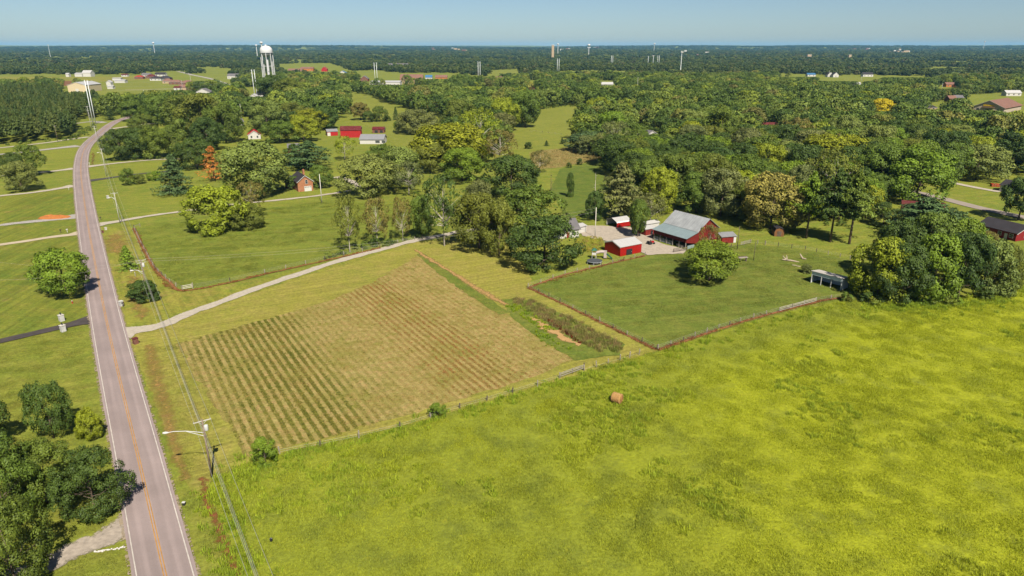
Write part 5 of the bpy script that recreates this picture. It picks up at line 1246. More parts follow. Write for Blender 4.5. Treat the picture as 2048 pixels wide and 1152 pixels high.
p, z_ = at_line(1106, 91, 3300); o = thing('distant_tower_block', 'pale tower block on the horizon left of the tiny water tower', 'building', (p.x, p.y, float(hill(p.x, p.y))))
MB().box((0, 6, z_ / 2), (11, 11, z_)).build('wall', TANW, o); MB().box((0, 6, z_ + 1.5), (13, 13, 3)).build('parapet', WHITE, o)


POLEW = plain('pole_wood', (.16, .12, .09, 1), .95, .3, 2); POLEG = plain('pole_grey_wood', (.36, .34, .31, 1), .9, .25, 2); INSUL = plain('insulator', (.35, .33, .32, 1), .4, .1)
POLES = {}
def pole(key, x, yb, yt, label, mat=POLEG, arms=((.35, 2.4),), rad=.15, adir=None, lamp=None, can=False, name='utility_pole', group=None, cat='utility pole', p=None):
    p = p or g(x, yb); h = zt(p.y, yt); o = thing(name, label, cat, p, 0, group)
    MB().tube([(0, 0, -.3), (0, 0, h)], [rad, rad * .62], 9).build('shaft', mat, o, True)
    ad = Vector(adir or (1, 0, 0)).normalized(); tops = []
    for i, (dz, L) in enumerate(arms):
        z_ = h - dz; q = Vector((0, 0, z_)); mb = MB(); off = Vector((-ad.y, ad.x, 0)) * (rad + .03)
        mb.beam(q - ad * L / 2 + off, q + ad * L / 2 + off, .13, .1); ar = mb.build('cross_arm', POLEG, o)
        for u in ((-.46, -.2, .46) if i == 0 else (-.46, .46)):
            e = q + ad * L * u + off; MB().tube([e + Vector((0, 0, .05)), e + Vector((0, 0, .22))], [.05, .035], 6).build('insulator', INSUL, ar); tops.append(p + e + Vector((0, 0, .22)))
        mb = MB()
        for s in (-1, 1): mb.beam(q + ad * L * .28 * s + off * 1.3, Vector((0, 0, z_ - .6)) + off, .04, .02)
        mb.build('arm_brace', STEEL, o)
    if can:
        MB().lathe([(.05, h - 2.0), (.27, h - 1.98), (.3, h - 1.9), (.3, h - 1.15), (.26, h - 1.08), (.05, h - 1.0)], 14, (.42 * ad.x, .42 * ad.y - .12, 0)).build('transformer', paint((225, 225, 222), .5), o, True)
    if lamp:                                            # arm towards the road with a cobra head
        L, zl = lamp; rd = Vector((-.97, -.2, 0)).normalized(); z0 = h - zl
        mb = MB(); mb.tube([(0, 0, z0), rd * L * .5 + Vector((0, 0, z0 + .55)), rd * L * .85 + Vector((0, 0, z0 + .7)), rd * L + Vector((0, 0, z0 + .62))], .05, 6); mb.tube([(0, 0, z0 - .6), rd * L * .5 + Vector((0, 0, z0 + .5))], .04, 6); la_ = mb.build('lamp_arm', plain('white_lamp_arm', ph(235, 235, 235), .5, .05), o)
        hd = MB(); c0 = rd * (L + .35) + Vector((0, 0, z0 + .6)); hd.tube([c0 - rd * .5, c0 - rd * .3, c0, c0 + rd * .35, c0 + rd * .45], [.06, .13, .2, .15, .04], 10); hd.build('lamp_head', WHITE, la_, True)
    POLES[key] = (p, h, tops); return o
adr = (.83, .56, 0)
pole('a', 424, 955, 838, 'near utility pole with street lamp arm and white transformer', POLEW, ((.45, 2.5),), .17, adr, lamp=(4.9, 2.3), can=True)
pole('b', 296, 597, 519, 'utility pole with double cross arm beside the round dark bush', POLEW, ((.3, 2.4), (.9, 2.0)), .16, adr, lamp=(2.2, 3.4), can=True)
pole('c', 240, 446, 385, 'utility pole at the farm lane mouth with grey shaft', POLEG, ((.3, 2.4),), .15, adr, lamp=(1.6, 2.4))
pole('d', 213, 352, 297, 'utility pole on the yellow bush by the dark drive', POLEG, ((.3, 2.4),), .15, adr, lamp=(1.5, 2.6))
pole('e', 196, 290, 252, 'utility pole standing at inside of the road curve', POLEG, ((.3, 2.6), (1.6, 2.0)), .15, (.95, .3, 0))
pole('f', 184, 263, 212, 'utility pole just below the tall twin steel poles', POLEG, ((.3, 2.8), (3.2, 2.6)), .16, (1, .1, 0))
pole('g', 116, 284, 251, 'brownish utility pole before the pine stand', POLEW, ((.3, 1.6),), .14, (1, .2, 0))
pole('h', 242, 226, 198, 'utility pole beyond the road bend', POLEG, ((.3, 2.4),), .16, (1, 0, 0)); pole('i', 282, 220, 203, 'short pole in the field beyond the road bend', POLEG, (), .2); pole('j', 291, 204, 180, 'far pole in the school field', POLEG, (), .25)
pole('k', 644, 406, 348, 'pale leaning pole in front right of the brick house', plain('pale_pole', (.5, .47, .43, 1), .9, .15, 2), (), .17)
pole('m', 1190, 475, 415, 'tall pale pole at the farmyard entrance', plain('pale_yard_pole', (.52, .48, .42, 1), .9, .15, 2), (), .15)
pole('n', 1474, 499, 453, 'dark yard light pole in the paddock right of the barn', DARKWOOD, (), .13)
pole('o', 1507, 521, 481, 'thin dark post standing in the paddock', DARKWOOD, (), .1)
pole('p', 485, 249, 208, 'pole left of the red-roofed white house, right one', POLEG, (), .18); pole('q', 473, 245, 209, 'pole left of the red-roofed white house, left one', POLEW, (), .18)
for i, (x, yb, yt, lab) in enumerate(((563, 186, 166, 'far pole at the belt of trees left'), (383, 172, 150, 'far pole in the village street'), (366, 183, 160, 'second far pole in the village street'), (1793, 222, 200, 'far pole right of the golden tree'), (1846, 221, 190, 'far tall pole left of the dark hipped house'), (1882, 186, 167, 'far pole beside the ball field'), (1274, 190, 154, 'pole among the trees right of the clearing'), (1382, 262, 240, 'short pole in the wood above the layered pine'), (1688, 183, 172, 'far pole below the park field'), (1966, 292, 278, 'pole top in the wood below the big hall'), (1657, 157, 140, 'far pole at the white gabled houses'), (1722, 165, 152, 'far pole beside the park field'))):
    pole('z%d' % i, x, yb, yt, lab, POLEG, ((.4, 2.4),) if i % 2 else (), .22)
# tall steel line poles in pairs
STEELP = plain('steel_pole', (.55, .57, .58, 1), .5, .08, 1, .4, .3)
def twin(xa, xb, yt, Y, label, rad=.45):
    for x, sd_ in ((xa, 'left'), (xb, 'right')):
        p, h = at_line(x, yt, Y); o = thing('transmission_pole', label % sd_, 'steel pole', p, 0, 'transmission line poles')
        MB().tube([(0, 0, -.3), (0, 0, h)], [rad, rad * .5], 10).build('shaft', STEELP, o, True); mb = MB()
        for dz in (1.0, 4.5, 8.0): mb.beam((0, 0, h - dz), ((-1.5 if sd_ == 'left' else 1.5), 0, h - dz + .3), .14, .14)
        mb.build('insulator_arms', STEELP, o); POLES[label % sd_] = (p, h, [p + Vector(((-1.5 if sd_ == 'left' else 1.5), 0, h - dz + .3)) for dz in (1.0, 4.5, 8.0)])
twin(169, 174, 160, 590, 'tall steel pole at the road curve, %s of the pair', .4); twin(503, 508, 139, 880, 'tall steel pole left of the tree belt, %s of the pair', .5)
twin(748, 752.5, 125, 1250, 'steel pole by the long white building, %s of the pair', .5); twin(956, 960, 123, 1300, 'steel pole by the brown-roofed houses, %s of the pair', .5)
twin(1115, 1118.5, 117, 1750, 'far steel pole above the clearing, %s of the pair', .6); twin(1223, 1226, 111, 2300, 'very far steel pole right of centre, %s of the pair', .7); twin(1297, 1307, 112, 2300, 'very far steel pole in the row at right, %s of two', .7); twin(1316, 1319, 111, 2400, 'very far steel pole next to the mast, %s of the pair', .7)
p, h = at_line(1364, 102, 1700); o = thing('cell_tower', 'lattice antenna mast with white head over the far woods', 'mast', p); MB().tube([(0, 0, 0), (0, 0, h)], [1.0, .5], 8).build('shaft', STEELP, o)
for k in range(3):
    a = k * 2.1; MB().box((2.6 * math.cos(a), 2.6 * math.sin(a), h - 2), (1.0, 1.0, 4), a).build('antenna', WHITE, o)
mb = MB(); mb.lathe([(.5, h - 3), (2.4, h - 3), (2.4, h - 2.6), (.5, h - 2.6)], 12); mb.build('platform', STEELP, o)
p, h = at_line(96, 90, 3300); o = thing('stadium_light', 'far floodlight mast at upper left', 'light mast', p); MB().tube([(0, 0, 0), (0, 0, h)], [.8, .5], 8).build('shaft', STEELP, o); MB().box((0, 0, h), (6, 1, 2)).build('lamp_bank', WHITE, o)
for i, x in enumerate((1680, 1690, 1735)): pass
# wires
WIRE = plain('wire', (.30, .29, .26, 1), .5, .1, 1, .3, .4)
def wire_span(label, pairs, sag=.7, r=.014, group='wires along the road'):
    a0 = pairs[0][0]; o = thing('overhead_wires', label, 'power line', (a0.x, a0.y, 0), 0, group)
    for a, b in pairs:
        pts = []
        for i in range(13):
            t = i / 12; q = Vector(a).lerp(Vector(b), t); q.z -= sag * 4 * t * (1 - t); pts.append(q - Vector((a0.x, a0.y, 0)))
        MB().tube(pts, r, 4, False).build('wire', WIRE, o)
def attach(k): p, h, t = POLES[k]; return t[:3] + [p + Vector((.2, -.1, h - 2.2)), p + Vector((.2, -.1, h - 3.2)), p + Vector((.22, -.1, h - 3.8))]
ptA = POLES['a'][0]; dirn = (ptA - POLES['b'][0]).normalized()
nxt = [q + dirn * 62 for q in attach('a')]
wire_span('wires running from the near pole out of the bottom of the picture', list(zip(attach('a'), nxt)), 1.0, .017)
for a, b, lab in (('b', 'a', 'wires between the near pole and the pole by the round bush'), ('c', 'b', 'wires between the round bush pole and the farm lane pole'), ('d', 'c', 'wires between the farm lane pole and the dark drive pole'), ('e', 'd', 'wires between the dark drive pole and the curve pole'), ('f', 'e', 'wires between the curve pole and the pole below the steel poles')):
    wire_span(lab, list(zip(attach(a), attach(b))), .9, .017)
pb, hb, tb_ = POLES['b']; pm, hm, _ = POLES['m']
wire_span('two service wires crossing the pasture to the farmyard pole', [(tb_[2], pm + Vector((0, 0, hm - .2))), (tb_[4], pm + Vector((0, 0, hm - 1.4)))], 3.0, .014, None)
q1 = g(-60, 610); q2 = g(-60, 560)
wire_span('two service wires crossing the road to the left from the round bush pole', [(tb_[0], q1 + Vector((0, 0, 7))), (tb_[3], q2 + Vector((0, 0, 7)))], 2.0, .013, None)
tp = [k for k in POLES if k.startswith('tall steel pole')]
for sd_ in ('left', 'right'):
    ka = 'tall steel pole at the road curve, %s of the pair' % sd_; kb = 'tall steel pole left of the tree belt, %s of the pair' % sd_
    wire_span('high line between the curve poles and the tree belt poles, %s side' % sd_, list(zip(POLES[ka][2], POLES[kb][2])), 6, .02, 'transmission line wires')

# ------------------------------------------------------------------ fences
POSTM = MB().tube([(0, 0, -.1), (0, 0, .7), (.02, 0, 1.35)], [.115, .11, .1], 7).mesh('post')
POSTM.materials.append(GREYWOOD); POSTD = POSTM.copy(); POSTD.materials.clear(); POSTD.materials.append(DARKWOOD)
frn = random.Random(12)
def fence(label, px, spacing=5.0, wires=3, h=1.25, big=(), name='wire_fence', mesh=None):
    P = G(px); o = thing(name, label, 'fence', P[0]); base = P[0]; pos = []
    for i in range(len(P) - 1):
        L = (P[i + 1] - P[i]).length; n = max(1, round(L / spacing))
        for k in range(n): pos.append(P[i].lerp(P[i + 1], k / n))
    pos.append(P[-1])
    for q in pos:
        s = frn.uniform(.85, 1.15); ob = obj('post', mesh or (POSTM if frn.random() < .55 else POSTD), None, o, q - base, (frn.gauss(0, .05), frn.gauss(0, .05), frn.random() * 6), (1.1, 1.1, s * h / 1.3))
    for w_ in range(wires):
        z_ = h * (.35 + .3 * w_); pts = [q - base + Vector((0, 0, z_ + frn.gauss(0, .015))) for q in pos]; MB().tube(pts, .012, 4, False).build('wire', WIRE, o)
    return o, base
def boards(o, base, a, b, rows, mat=GREYWOOD, w_=.16, L=2.4, tilt=.02):
    a = g(*a) - base; b = g(*b) - base; n = max(1, round((b - a).length / L)); d = (b - a).normalized(); nr = Vector((d.y, -d.x, 0)) * .1
    for i in range(n):
        for z_ in rows:
            p0 = a.lerp(b, i / n) + nr; p1 = a.lerp(b, (i + .985) / n) + nr
            MB().beam(p0 + Vector((0, 0, z_ + frn.gauss(0, tilt))), p1 + Vector((0, 0, z_ + frn.gauss(0, tilt))), .035, w_).build('board', mat, o)
fence('wire fence of grey posts around the fenced pasture beside the road', [(268, 457), (282, 487), (310, 539), (340, 565), (365, 581)], 4.0)
fence('wire fence along the lower edge of the fenced pasture up to the lane trees', [(386, 577), (460, 564), (530, 547), (650, 520), (760, 495), (830, 480)], 7.0)
o, b_ = fence('pale board gate at the lower corner of the fenced pasture', [(365, 581), (386, 577)], 4.0, 0, 1.5, name='field_gate'); boards(o, b_, (365, 581), (386, 577), (.5, .9, 1.3), plain('pale_boards', (.5, .46, .4, 1), .9, .2, 2), .12)
o, b_ = fence('short board rail at the top corner of the fenced pasture', [(268, 457), (280, 453)], 3.0, 0, 1.2, name='field_rail'); boards(o, b_, (268, 457), (280, 453), (.9,))
fence('wire fence between the paddock and the garden', [(1056, 576), (1120, 606), (1200, 645), (1314, 701)], 5.4)
fence('wire fence between the paddock and the farmyard lawn', [(1056, 575), (1130, 550), (1225, 527), (1290, 512)], 5.0)
o, b_ = fence('wire and board fence between the paddock and the hay meadow', [(1316, 700), (1390, 675), (1480, 645), (1558, 624), (1632, 604), (1690, 595)], 4.2); boards(o, b_, (1558, 624), (1632, 604), (.45, .85, 1.2), plain('bleached_boards', (.3, .27, .23, 1), .9, .25, 2), .15)
fence('post fence along the hay meadow below the ploughed field', [(1120, 757), (1075, 772), (920, 818), (800, 856), (718, 876), (640, 892), (560, 908)], 6.4, 2)
fence('short post fence at the lane corner of the hay meadow', [(1278, 710), (1240, 721), (1168, 742)], 3.0, 1)
o, b_ = fence('old board gate grown over with weeds at the hay meadow', [(1120, 757), (1145, 748), (1168, 740)], 3.0, 0, 1.4, name='board_gate'); boards(o, b_, (1120, 757), (1168, 740), (.55, .95, 1.25), plain('gate_boards', (.22, .2, .16, 1), .9, .25, 2), .16)
fence('thin wire fence at the back of the paddock below the brown shed', [(1530, 490), (1610, 500), (1680, 514), (1700, 520)], 4.0, 3)
o, b_ = fence('grey board fence between the big barn and the back paddock', [(1448, 497), (1475, 493), (1500, 487), (1530, 489)], 3.0, 1, 1.4, name='board_fence'); boards(o, b_, (1480, 492), (1502, 487), (.5, .95, 1.3))
o, b_ = fence('weathered corral boards in front of the big barn corner', [(1347, 505), (1362, 503), (1374, 501)], 2.0, 0, 1.3, name='corral_fence'); boards(o, b_, (1347, 505), (1374, 501), (.4, .8, 1.2), DARKWOOD)
fence('thin fence crossing the clearing', [(1060, 262), (1110, 268), (1160, 275)], 6, 2, 1.2)

# ------------------------------------------------------------------ small things
# hay bale: drum of wrapped straw with a spiral end
hb_ = g(1233.5, 805); ho = thing('hay_bale', 'round brown hay bale alone in the meadow', 'hay bale', hb_, R(-35)); ho.scale = (1.12, 1.12, 1.12)
m = N('straw', .95, .1); tc = m.n('TexCoord').outputs['Object']; wv = m.n('TexWave', wave_type='BANDS', bands_direction='X'); wv.inputs['Scale'].default_value = 3.2; wv.inputs['Distortion'].default_value = 2.5; m.L(tc, wv.inputs['Vector'])
c = m.mix(wv.outputs['Fac'], ph(168, 112, 62), ph(216, 178, 118)); c = m.gain(c, m.noise(6, 5, .7), .7, 1.3); m.bump(m.noise(14, 4), .8, .05); STRAW = m.out(c)
mb = MB(); prof = [(.02, -.78), (.78, -.78), (.86, -.72)] + [(.87 + .012 * math.sin(i * 2.4), -.68 + i * .113) for i in range(13)] + [(.86, .72), (.78, .78), (.02, .78)]
mb.lathe(prof, 28); bo = mb.build('drum', STRAW, ho, True, loc=(0, 0, .85), rot=(0, R(90), 0))
for s in (-1, 1):
    pts = [(s * .80, .045 * t * math.cos(t * 1.25), .85 + .045 * t * math.sin(t * 1.25)) for t in range(2, 18)]; MB().tube(pts, .03, 4).build('spiral_end', plain('straw_end', ph(170, 118, 70), .95, .2, 5), ho)
# trampoline
tp_ = g(1189, 527); to = thing('trampoline', 'round black trampoline on legs beside the paddock fence', 'trampoline', tp_)
mb = MB(); mb.tube([(2.3 * math.cos(k * math.pi / 12), 2.3 * math.sin(k * math.pi / 12), .9) for k in range(25)], .045, 6, False); mb.build('frame_ring', STEEL, to)
MB().lathe([(1.95, .88), (1.95, .9)], 32).build('mat', BLACK, to); MB().lathe([(1.97, .915), (2.32, .955), (2.32, .93), (1.97, .89)], 32).build('pad', plain('trampoline_pad', (.05, .055, .06, 1), .7, .1), to)
for k in range(6):
    a = k * math.pi / 3 + .3; mb = MB(); mb.tube([(2.3 * math.cos(a), 2.3 * math.sin(a), .9), (2.3 * math.cos(a), 2.3 * math.sin(a), .02)], .04, 6); mb.build('leg', STEEL, to)
# playset
pp_ = g(1188, 517); po = thing('playset', 'small play tower with green roof and slide beside the red garage', 'playset', pp_, R(-10)); GRN = paint((60, 120, 96), .5); PNK = paint((206, 190, 184), .6)
for sx in (-.6, .6):
    for sy in (-.6, .6): MB().box((sx, sy, 1.4), (.1, .1, 2.8)).build('post', WHITE, po)
MB().box((0, 0, 1.3), (1.3, 1.3, .1)).build('deck', PNK, po); MB().add([(-.85, -.85, 2.7), (.85, -.85, 2.7), (.85, .85, 2.7), (-.85, .85, 2.7), (0, 0, 3.5)], [(0, 1, 4), (1, 2, 4), (2, 3, 4), (3, 0, 4), (3, 2, 1, 0)]).build('roof', GRN, po)
MB().box((0, -.62, 1.7), (1.1, .05, .7)).build('railing', WHITE, po); MB().tube([(.6, 0, 1.9), (1.8, .3, 2.2), (3.0, .5, 2.2)], .45, 10).build('crawl_tube', PNK, po)
MB().box((3.4, .6, 1.4), (.9, .9, 2.2)).build('second_tower', PNK, po); mb = MB(); mb.slab([(3.7, .2, 1.5), (3.7, 1.0, 1.5), (5.6, .4, .15), (5.6, -.4, .15)][::-1], .06); mb.slab([(3.7, .2, 1.5), (3.7, .2, 1.8), (5.6, -.4, .45), (5.6, -.4, .15)], .05); mb.slab([(3.7, 1.0, 1.5), (3.7, 1.0, 1.8), (5.6, .4, .45), (5.6, .4, .15)], .05); mb.build('slide', GRN, po)
mb = MB(); mb.beam((3.0, .5, 2.2), (3.2, .9, 0), .09, .09); mb.beam((3.0, .5, 2.2), (2.9, .1, 0), .09, .09); mb.build('brace', DARKWOOD, po)
# gate pillars, mail boxes and the like along the road
def pillar(x, y, label, mat, w_=.95, h=1.5, cap=CONC, lamp=True, name='gate_pillar', cat='pillar'):
    p = g(x, y); o = thing(name, label, cat, p, R(-33)); MB().box((0, 0, h / 2), (w_, w_, h)).build('shaft', mat, o); MB().box((0, 0, h + .05), (w_ + .16, w_ + .16, .1)).build('cap', cap, o)
    if lamp: MB().lathe([(.06, h + .1), (.06, h + .3), (.16, h + .34), (.16, h + .6), (.04, h + .75)], 8).build('lantern', BLACK, o)
WBR = brick_mat('white_brick', ph(232, 230, 226), ph(214, 212, 208), ph(200, 198, 194))
pillar(124, 642, 'white brick gate pillar on far side of the black drive', WBR); pillar(127, 663, 'white brick gate pillar on near side of the black drive', WBR)
pillar(272, 688, 'brown brick mailbox pillar at the gravel drive mouth', BRICK2, .9, 1.35, REDR, False, 'mailbox_pillar', 'mailbox')
def mailbox(x, y, label, mat=WHITE, post=WHITE):
    p = g(x, y); o = thing('mailbox', label, 'mailbox', p, R(-30)); MB().box((0, 0, .5), (.14, .14, 1.0)).build('post', post, o)
    mb = MB(); pr = [(-.13, 0), (.13, 0), (.13, .16)] + [(.13 * math.cos(a), .16 + .13 * math.sin(a)) for a in (.5, 1.05, 1.57, 2.1, 2.6)] + [(-.13, .16)]
    n_ = len(pr); mb.add([(a, -.3, 1.0 + b) for a, b in pr] + [(a, .3, 1.0 + b) for a, b in pr], [tuple(range(n_)), tuple(reversed(range(n_, 2 * n_)))] + [(i, i + n_, (i + 1) % n_ + n_, (i + 1) % n_) for i in range(n_)]); bx = mb.build('box', mat, o)
    MB().box((.16, .1, 1.22), (.02, .05, .2)).build('flag', REDV, bx)
pillar(243, 612, 'white mailbox pillar on the verge above the gravel drive', WBR, .8, 1.3, WHITE, False, 'mailbox_pillar', 'mailbox'); mailbox(247, 614, 'dark mailbox beside the white mailbox pillar', BLACK, DARKWOOD)
pillar(216, 397, 'white mailbox pillar below the dark drive', WBR, .8, 1.2, WHITE, False, 'mailbox_pillar', 'mailbox'); mailbox(122, 466, 'dark mailbox beside the concrete drive', BLACK, DARKWOOD); mailbox(135, 465, 'white mailbox beside the concrete drive')
mailbox(202, 440, 'black mailbox at the farm lane mouth', BLACK, DARKWOOD); pillar(212, 460, 'small stone post below the farm lane mouth', CONC, .6, .9, CONC, False, 'stone_post', 'post'); pillar(206, 466, 'rusty-capped stone post beside the road below the farm lane', BRICK2, .5, .8, REDR, False, 'stone_post', 'post')
mailbox(138, 380, 'white mailbox at the left lot drive'); mailbox(179, 330, 'white mailbox at the side drive right of the road')
hy = g(145, 607); o = thing('fire_hydrant', 'small red and white fire hydrant on the left lawn', 'hydrant', hy); MB().lathe([(.16, 0), (.16, .08), (.11, .1), (.11, .55), (.15, .58), (.12, .7), (.03, .78)], 12).build('barrel', REDV, o, True); MB().lathe([(.13, .56), (.13, .68), (.03, .8)], 10, (0, 0, .02)).build('bonnet', WHITE, o)
for s in (-1, 1): MB().tube([(s * .1, 0, .42), (s * .22, 0, .42)], .06, 8).build('outlet', REDV, o)
for (x, y, lab) in ((262, 545, 'left weathered marker post on the verge'), (271, 553, 'right weathered marker post on the verge')): p = g(x, y); o = thing('marker_post', lab, 'post', p); MB().tube([(0, 0, -.1), (0, 0, 1.3)], [.12, .1], 7).build('shaft', GREYWOOD, o); MB().lathe([(.11, 1.3), (.03, 1.38)], 7).build('cap', STEEL, o)
p = g(368, 1010); o = thing('meter_box', 'small dark utility box on the verge near bottom of the road', 'utility box', p); MB().box((0, 0, .22), (.4, .3, .44)).build('case', BLACK, o); MB().box((0, 0, .47), (.44, .34, .06)).build('lid', WHITE, o)
p = g(543, 1085); o = thing('bucket', 'small black bucket lying in the near meadow grass', 'bucket', p); MB().lathe([(.16, .3), (.2, .62), (.17, .62), (.14, .32)], 12).build('shell', BLACK, o); MB().tube([(-.19, 0, .6), (0, 0, .75), (.19, 0, .6)], .012, 5).build('handle', STEEL, o)
# row of white stones along the near gravel drive
srn = random.Random(3)
for i in range(17):
    x = 190 + i * 3.7; y = 1104 - i * .55 + srn.uniform(-1.2, 1.2); p = g(x, y); mb = MB(); r_ = srn.uniform(.13, .24)
    bm = bmesh.new(); bmesh.ops.create_icosphere(bm, subdivisions=1, radius=r_)
    for v_ in bm.verts: v_.co *= srn.uniform(.75, 1.15); v_.co.z *= .7
    me = bpy.data.meshes.new('edging_stone'); bm.to_mesh(me); bm.free()
    o = obj('edging_stone', me, CONC, loc=(p.x, p.y, r_ * .3)); tag(o, 'whitish edging stone along the near gravel drive, %s from left' % ORD[i], 'stone', 'edging stones of the gravel drive')
# fallen bleached logs
def log(x, y, segs, label):
    p = g(x, y); o = thing('fallen_log', label, 'log', p); LG = plain('bleached_log', (.3, .24, .185, 1), .95, .25, 2)
    for i, (pts, r_) in enumerate(segs): MB().tube(pts, r_, 8).build('trunk' if i == 0 else 'branch', LG, o, True)
log(1572, 522, [([(0, 0, .3), (1.2, -.5, .32), (2.4, -1.1, .25), (3.4, -1.5, .15)], [.3, .26, .2, .1]), ([(.2, 0, .35), (-.5, .6, .9), (-.8, .9, 1.4)], [.24, .17, .08]), ([(.2, 0, .4), (.4, .8, 1.1), (.3, 1.1, 1.6)], [.22, .15, .07]), ([(-.2, 0, .35), (-1.4, -.1, .6)], [.22, .1])], 'bleached fallen log with forked branches in the paddock')
log(1606, 519, [([(0, 0, .2), (-.5, .4, .9), (-.9, .7, 1.7)], [.3, .25, .12]), ([(0, 0, .3), (.8, -.4, .3)], [.24, .12])], 'short bleached stump log right of the forked log')
for i, (x, y) in enumerate(((1588, 531), (1596, 533))): log(x, y, [([(-.6, 0, .14), (.6, -.3, .14)], [.15, .1])], 'short loose log piece right of the forked log, %s' % ('nearer it' if i == 0 else 'farther from it'))
# weathered feeder
p = g(1487, 523); o = thing('hay_feeder', 'old dark wooden feeder on a stump in the paddock', 'feeder', p, R(12)); MB().tube([(.8, 0, 0), (.8, 0, 1.2)], [.28, .24], 8).build('stump', DARKWOOD, o); MB().box((-.3, 0, 1.3), (3.0, .9, .16)).build('top_board', GREYWOOD, o); MB().box((-.3, .4, 1.46), (3.0, .08, .22)).build('rim_board', DARKWOOD, o); MB().box((-1.3, 0, .62), (.16, .7, 1.2)).build('leg', DARKWOOD, o)
# orange soil heap on the left lot
p = g(108, 436); bm = bmesh.new(); bmesh.ops.create_icosphere(bm, subdivisions=4, radius=1)
for v_ in bm.verts:
    n_ = float(vnoise(v_.co.x * 3 + 9, v_.co.y * 3 + 5, 1.2, 8)); v_.co = Vector((v_.co.x * 5.2 * (1 + .2 * n_), v_.co.y * 2.6, max(v_.co.z, -.02) * (.5 + 1.0 * n_)))
me = bpy.data.meshes.new('soil_heap'); bm.to_mesh(me); bm.free(); tag(obj('soil_heap', me, plain('orange_soil', ph(196, 124, 66), .95, .2, 1.5), loc=(p.x, p.y, .05), rot=(0, 0, .1)), 'low heap of orange soil beside the grey gravel drive', 'soil heap')
# red tractor by the lean-to, crate and blue tarp at right edge
p = g(1301, 489); o = thing('tractor', 'small red tractor parked at left corner of the big barn', 'tractor', p, R(30)); MB().box((.5, 0, .85), (1.6, .6, .55)).build('hood', REDV, o); MB().box((-.6, 0, 1.0), (.5, .5, .2)).build('seat', BLACK, o); MB().tube([(-.1, 0, 1.2), (.02, 0, 1.45)], .22, 10).build('steering_wheel', BLACK, o); MB().tube([(.7, .1, 1.1), (.7, .1, 1.8)], .04, 6).build('exhaust', BLACK, o)
for sx, rr_, wd_ in ((-.6, .62, .3), (1.0, .38, .2)):
    for sy in (-.62, .62):
        wh = MB().lathe([(rr_ * .6, -wd_ / 2), (rr_, -wd_ / 2), (rr_, wd_ / 2), (rr_ * .6, wd_ / 2)], 16).build('wheel', BLACK, o, loc=(sx, sy, rr_), rot=(R(90), 0, 0)); MB().lathe([(rr_ * .2, -wd_ / 2 + .02), (rr_ * .6, -wd_ / 2 + .04), (rr_ * .6, wd_ / 2 - .04), (rr_ * .2, wd_ / 2 - .02)], 12).build('rim', WHITE, wh)
p = g(2038, 558); o = thing('wooden_crate', 'grey wooden trailer box with blue tarp at right edge', 'crate', p, R(-8)); MB().box((0, 0, .8), (2.6, 1.6, 1.0)).build('box', GREYWOOD, o); MB().box((1.0, -.2, 1.38), (1.4, 1.4, .16)).build('tarp', paint((60, 110, 190)), o)
for sx in (-.8, .8): MB().lathe([(.3, -.1), (.3, .1)], 14).build('wheel', BLACK, o, loc=(sx, -.9, .3), rot=(R(90), 0, 0))
p = g(1993, 373); o = thing('woodpile', 'orange-red pile of boards beside the dark-roofed corner house', 'woodpile', p, R(-12))
for i in range(5):
    for j in range(3): MB().box((-2 + i * 1.0, 0, .25 + j * .42), (.9, 2.0, .38)).build('board_stack', plain('orange_boards', ph(200, 84, 44), .9, .25, 1.2) if (i + j) % 2 == 0 else RUST, o)

# ------------------------------------------------------------------ grass, crops and weeds (nobody could count them)
def pts_in(px, dens_, rg, world=False):
    poly = G(px); P = np.array([(p.x, p.y) for p in poly]); lo = P.min(0); hi = P.max(0); n = int((hi - lo).prod() * dens_)
    q = lo + rg.random((n, 2)) * (hi - lo); q = q[pip(q[:, 0], q[:, 1], poly)]; return q[frust(q[:, 0], q[:, 1], .80)]
rg = np.random.default_rng(77)
MEADB = blade_mat('meadow_blades', [ph(154, 160, 46, .9), ph(144, 154, 50, .9), ph(164, 170, 46, .9), ph(140, 150, 54, .88)], .03, .45, ph(166, 174, 38, .9))
TALLB = blade_mat('tall_weed_blades', [ph(148, 164, 50, .95), ph(168, 176, 50, .95)], .06, .5)
MP = [blades_mesh('meadow_patch', s, 120, 2.6, .34, .03, MEADB, .6) for s in range(4)]
q = pts_in(PASTURE_PX[:-4] + [(2200, 700), (2200, 1250), (520, 1250), (475, 1152), (445, 1060)], .42, rg)
hq = vnoise(q[:, 0], q[:, 1], .12, 31) * .6 + vnoise(q[:, 0], q[:, 1], .4, 32) * .4
s_ = .55 + 1.1 * np.clip(hq - .25, 0, 1); kk = hq > .2
scatter('meadow_grass', MP, q[kk, 0], q[kk, 1], np.zeros(kk.sum()), np.stack([np.ones(kk.sum()), np.ones(kk.sum()), s_[kk] * 1.2], 1), rg.random(kk.sum()) * 6.28, 'yellow-green hay grass covering the big meadow', 'grass')
# taller clumps
TPm = [blades_mesh('tall_clump', s, 40, 1.0, .72, .035, TALLB, .55) for s in (11, 12, 13)]
q = pts_in(PASTURE_PX[:-4] + [(2200, 700), (2200, 1250), (520, 1250), (475, 1152), (445, 1060)], .9, rg)
hq = vnoise(q[:, 0], q[:, 1], .07, 41) * .55 + vnoise(q[:, 0], q[:, 1], .3, 42) * .45; kk = hq > .57 + .06 * (q[:, 0] > 25) + .06 * rg.random(len(q)); q = q[kk]
scatter('tall_grass_clumps', TPm, q[:, 0], q[:, 1], np.zeros(len(q)), rg.uniform(.6, 1.2, len(q)), rg.random(len(q)) * 6.28, 'taller lush grass clumps standing in the hay meadow', 'grass')
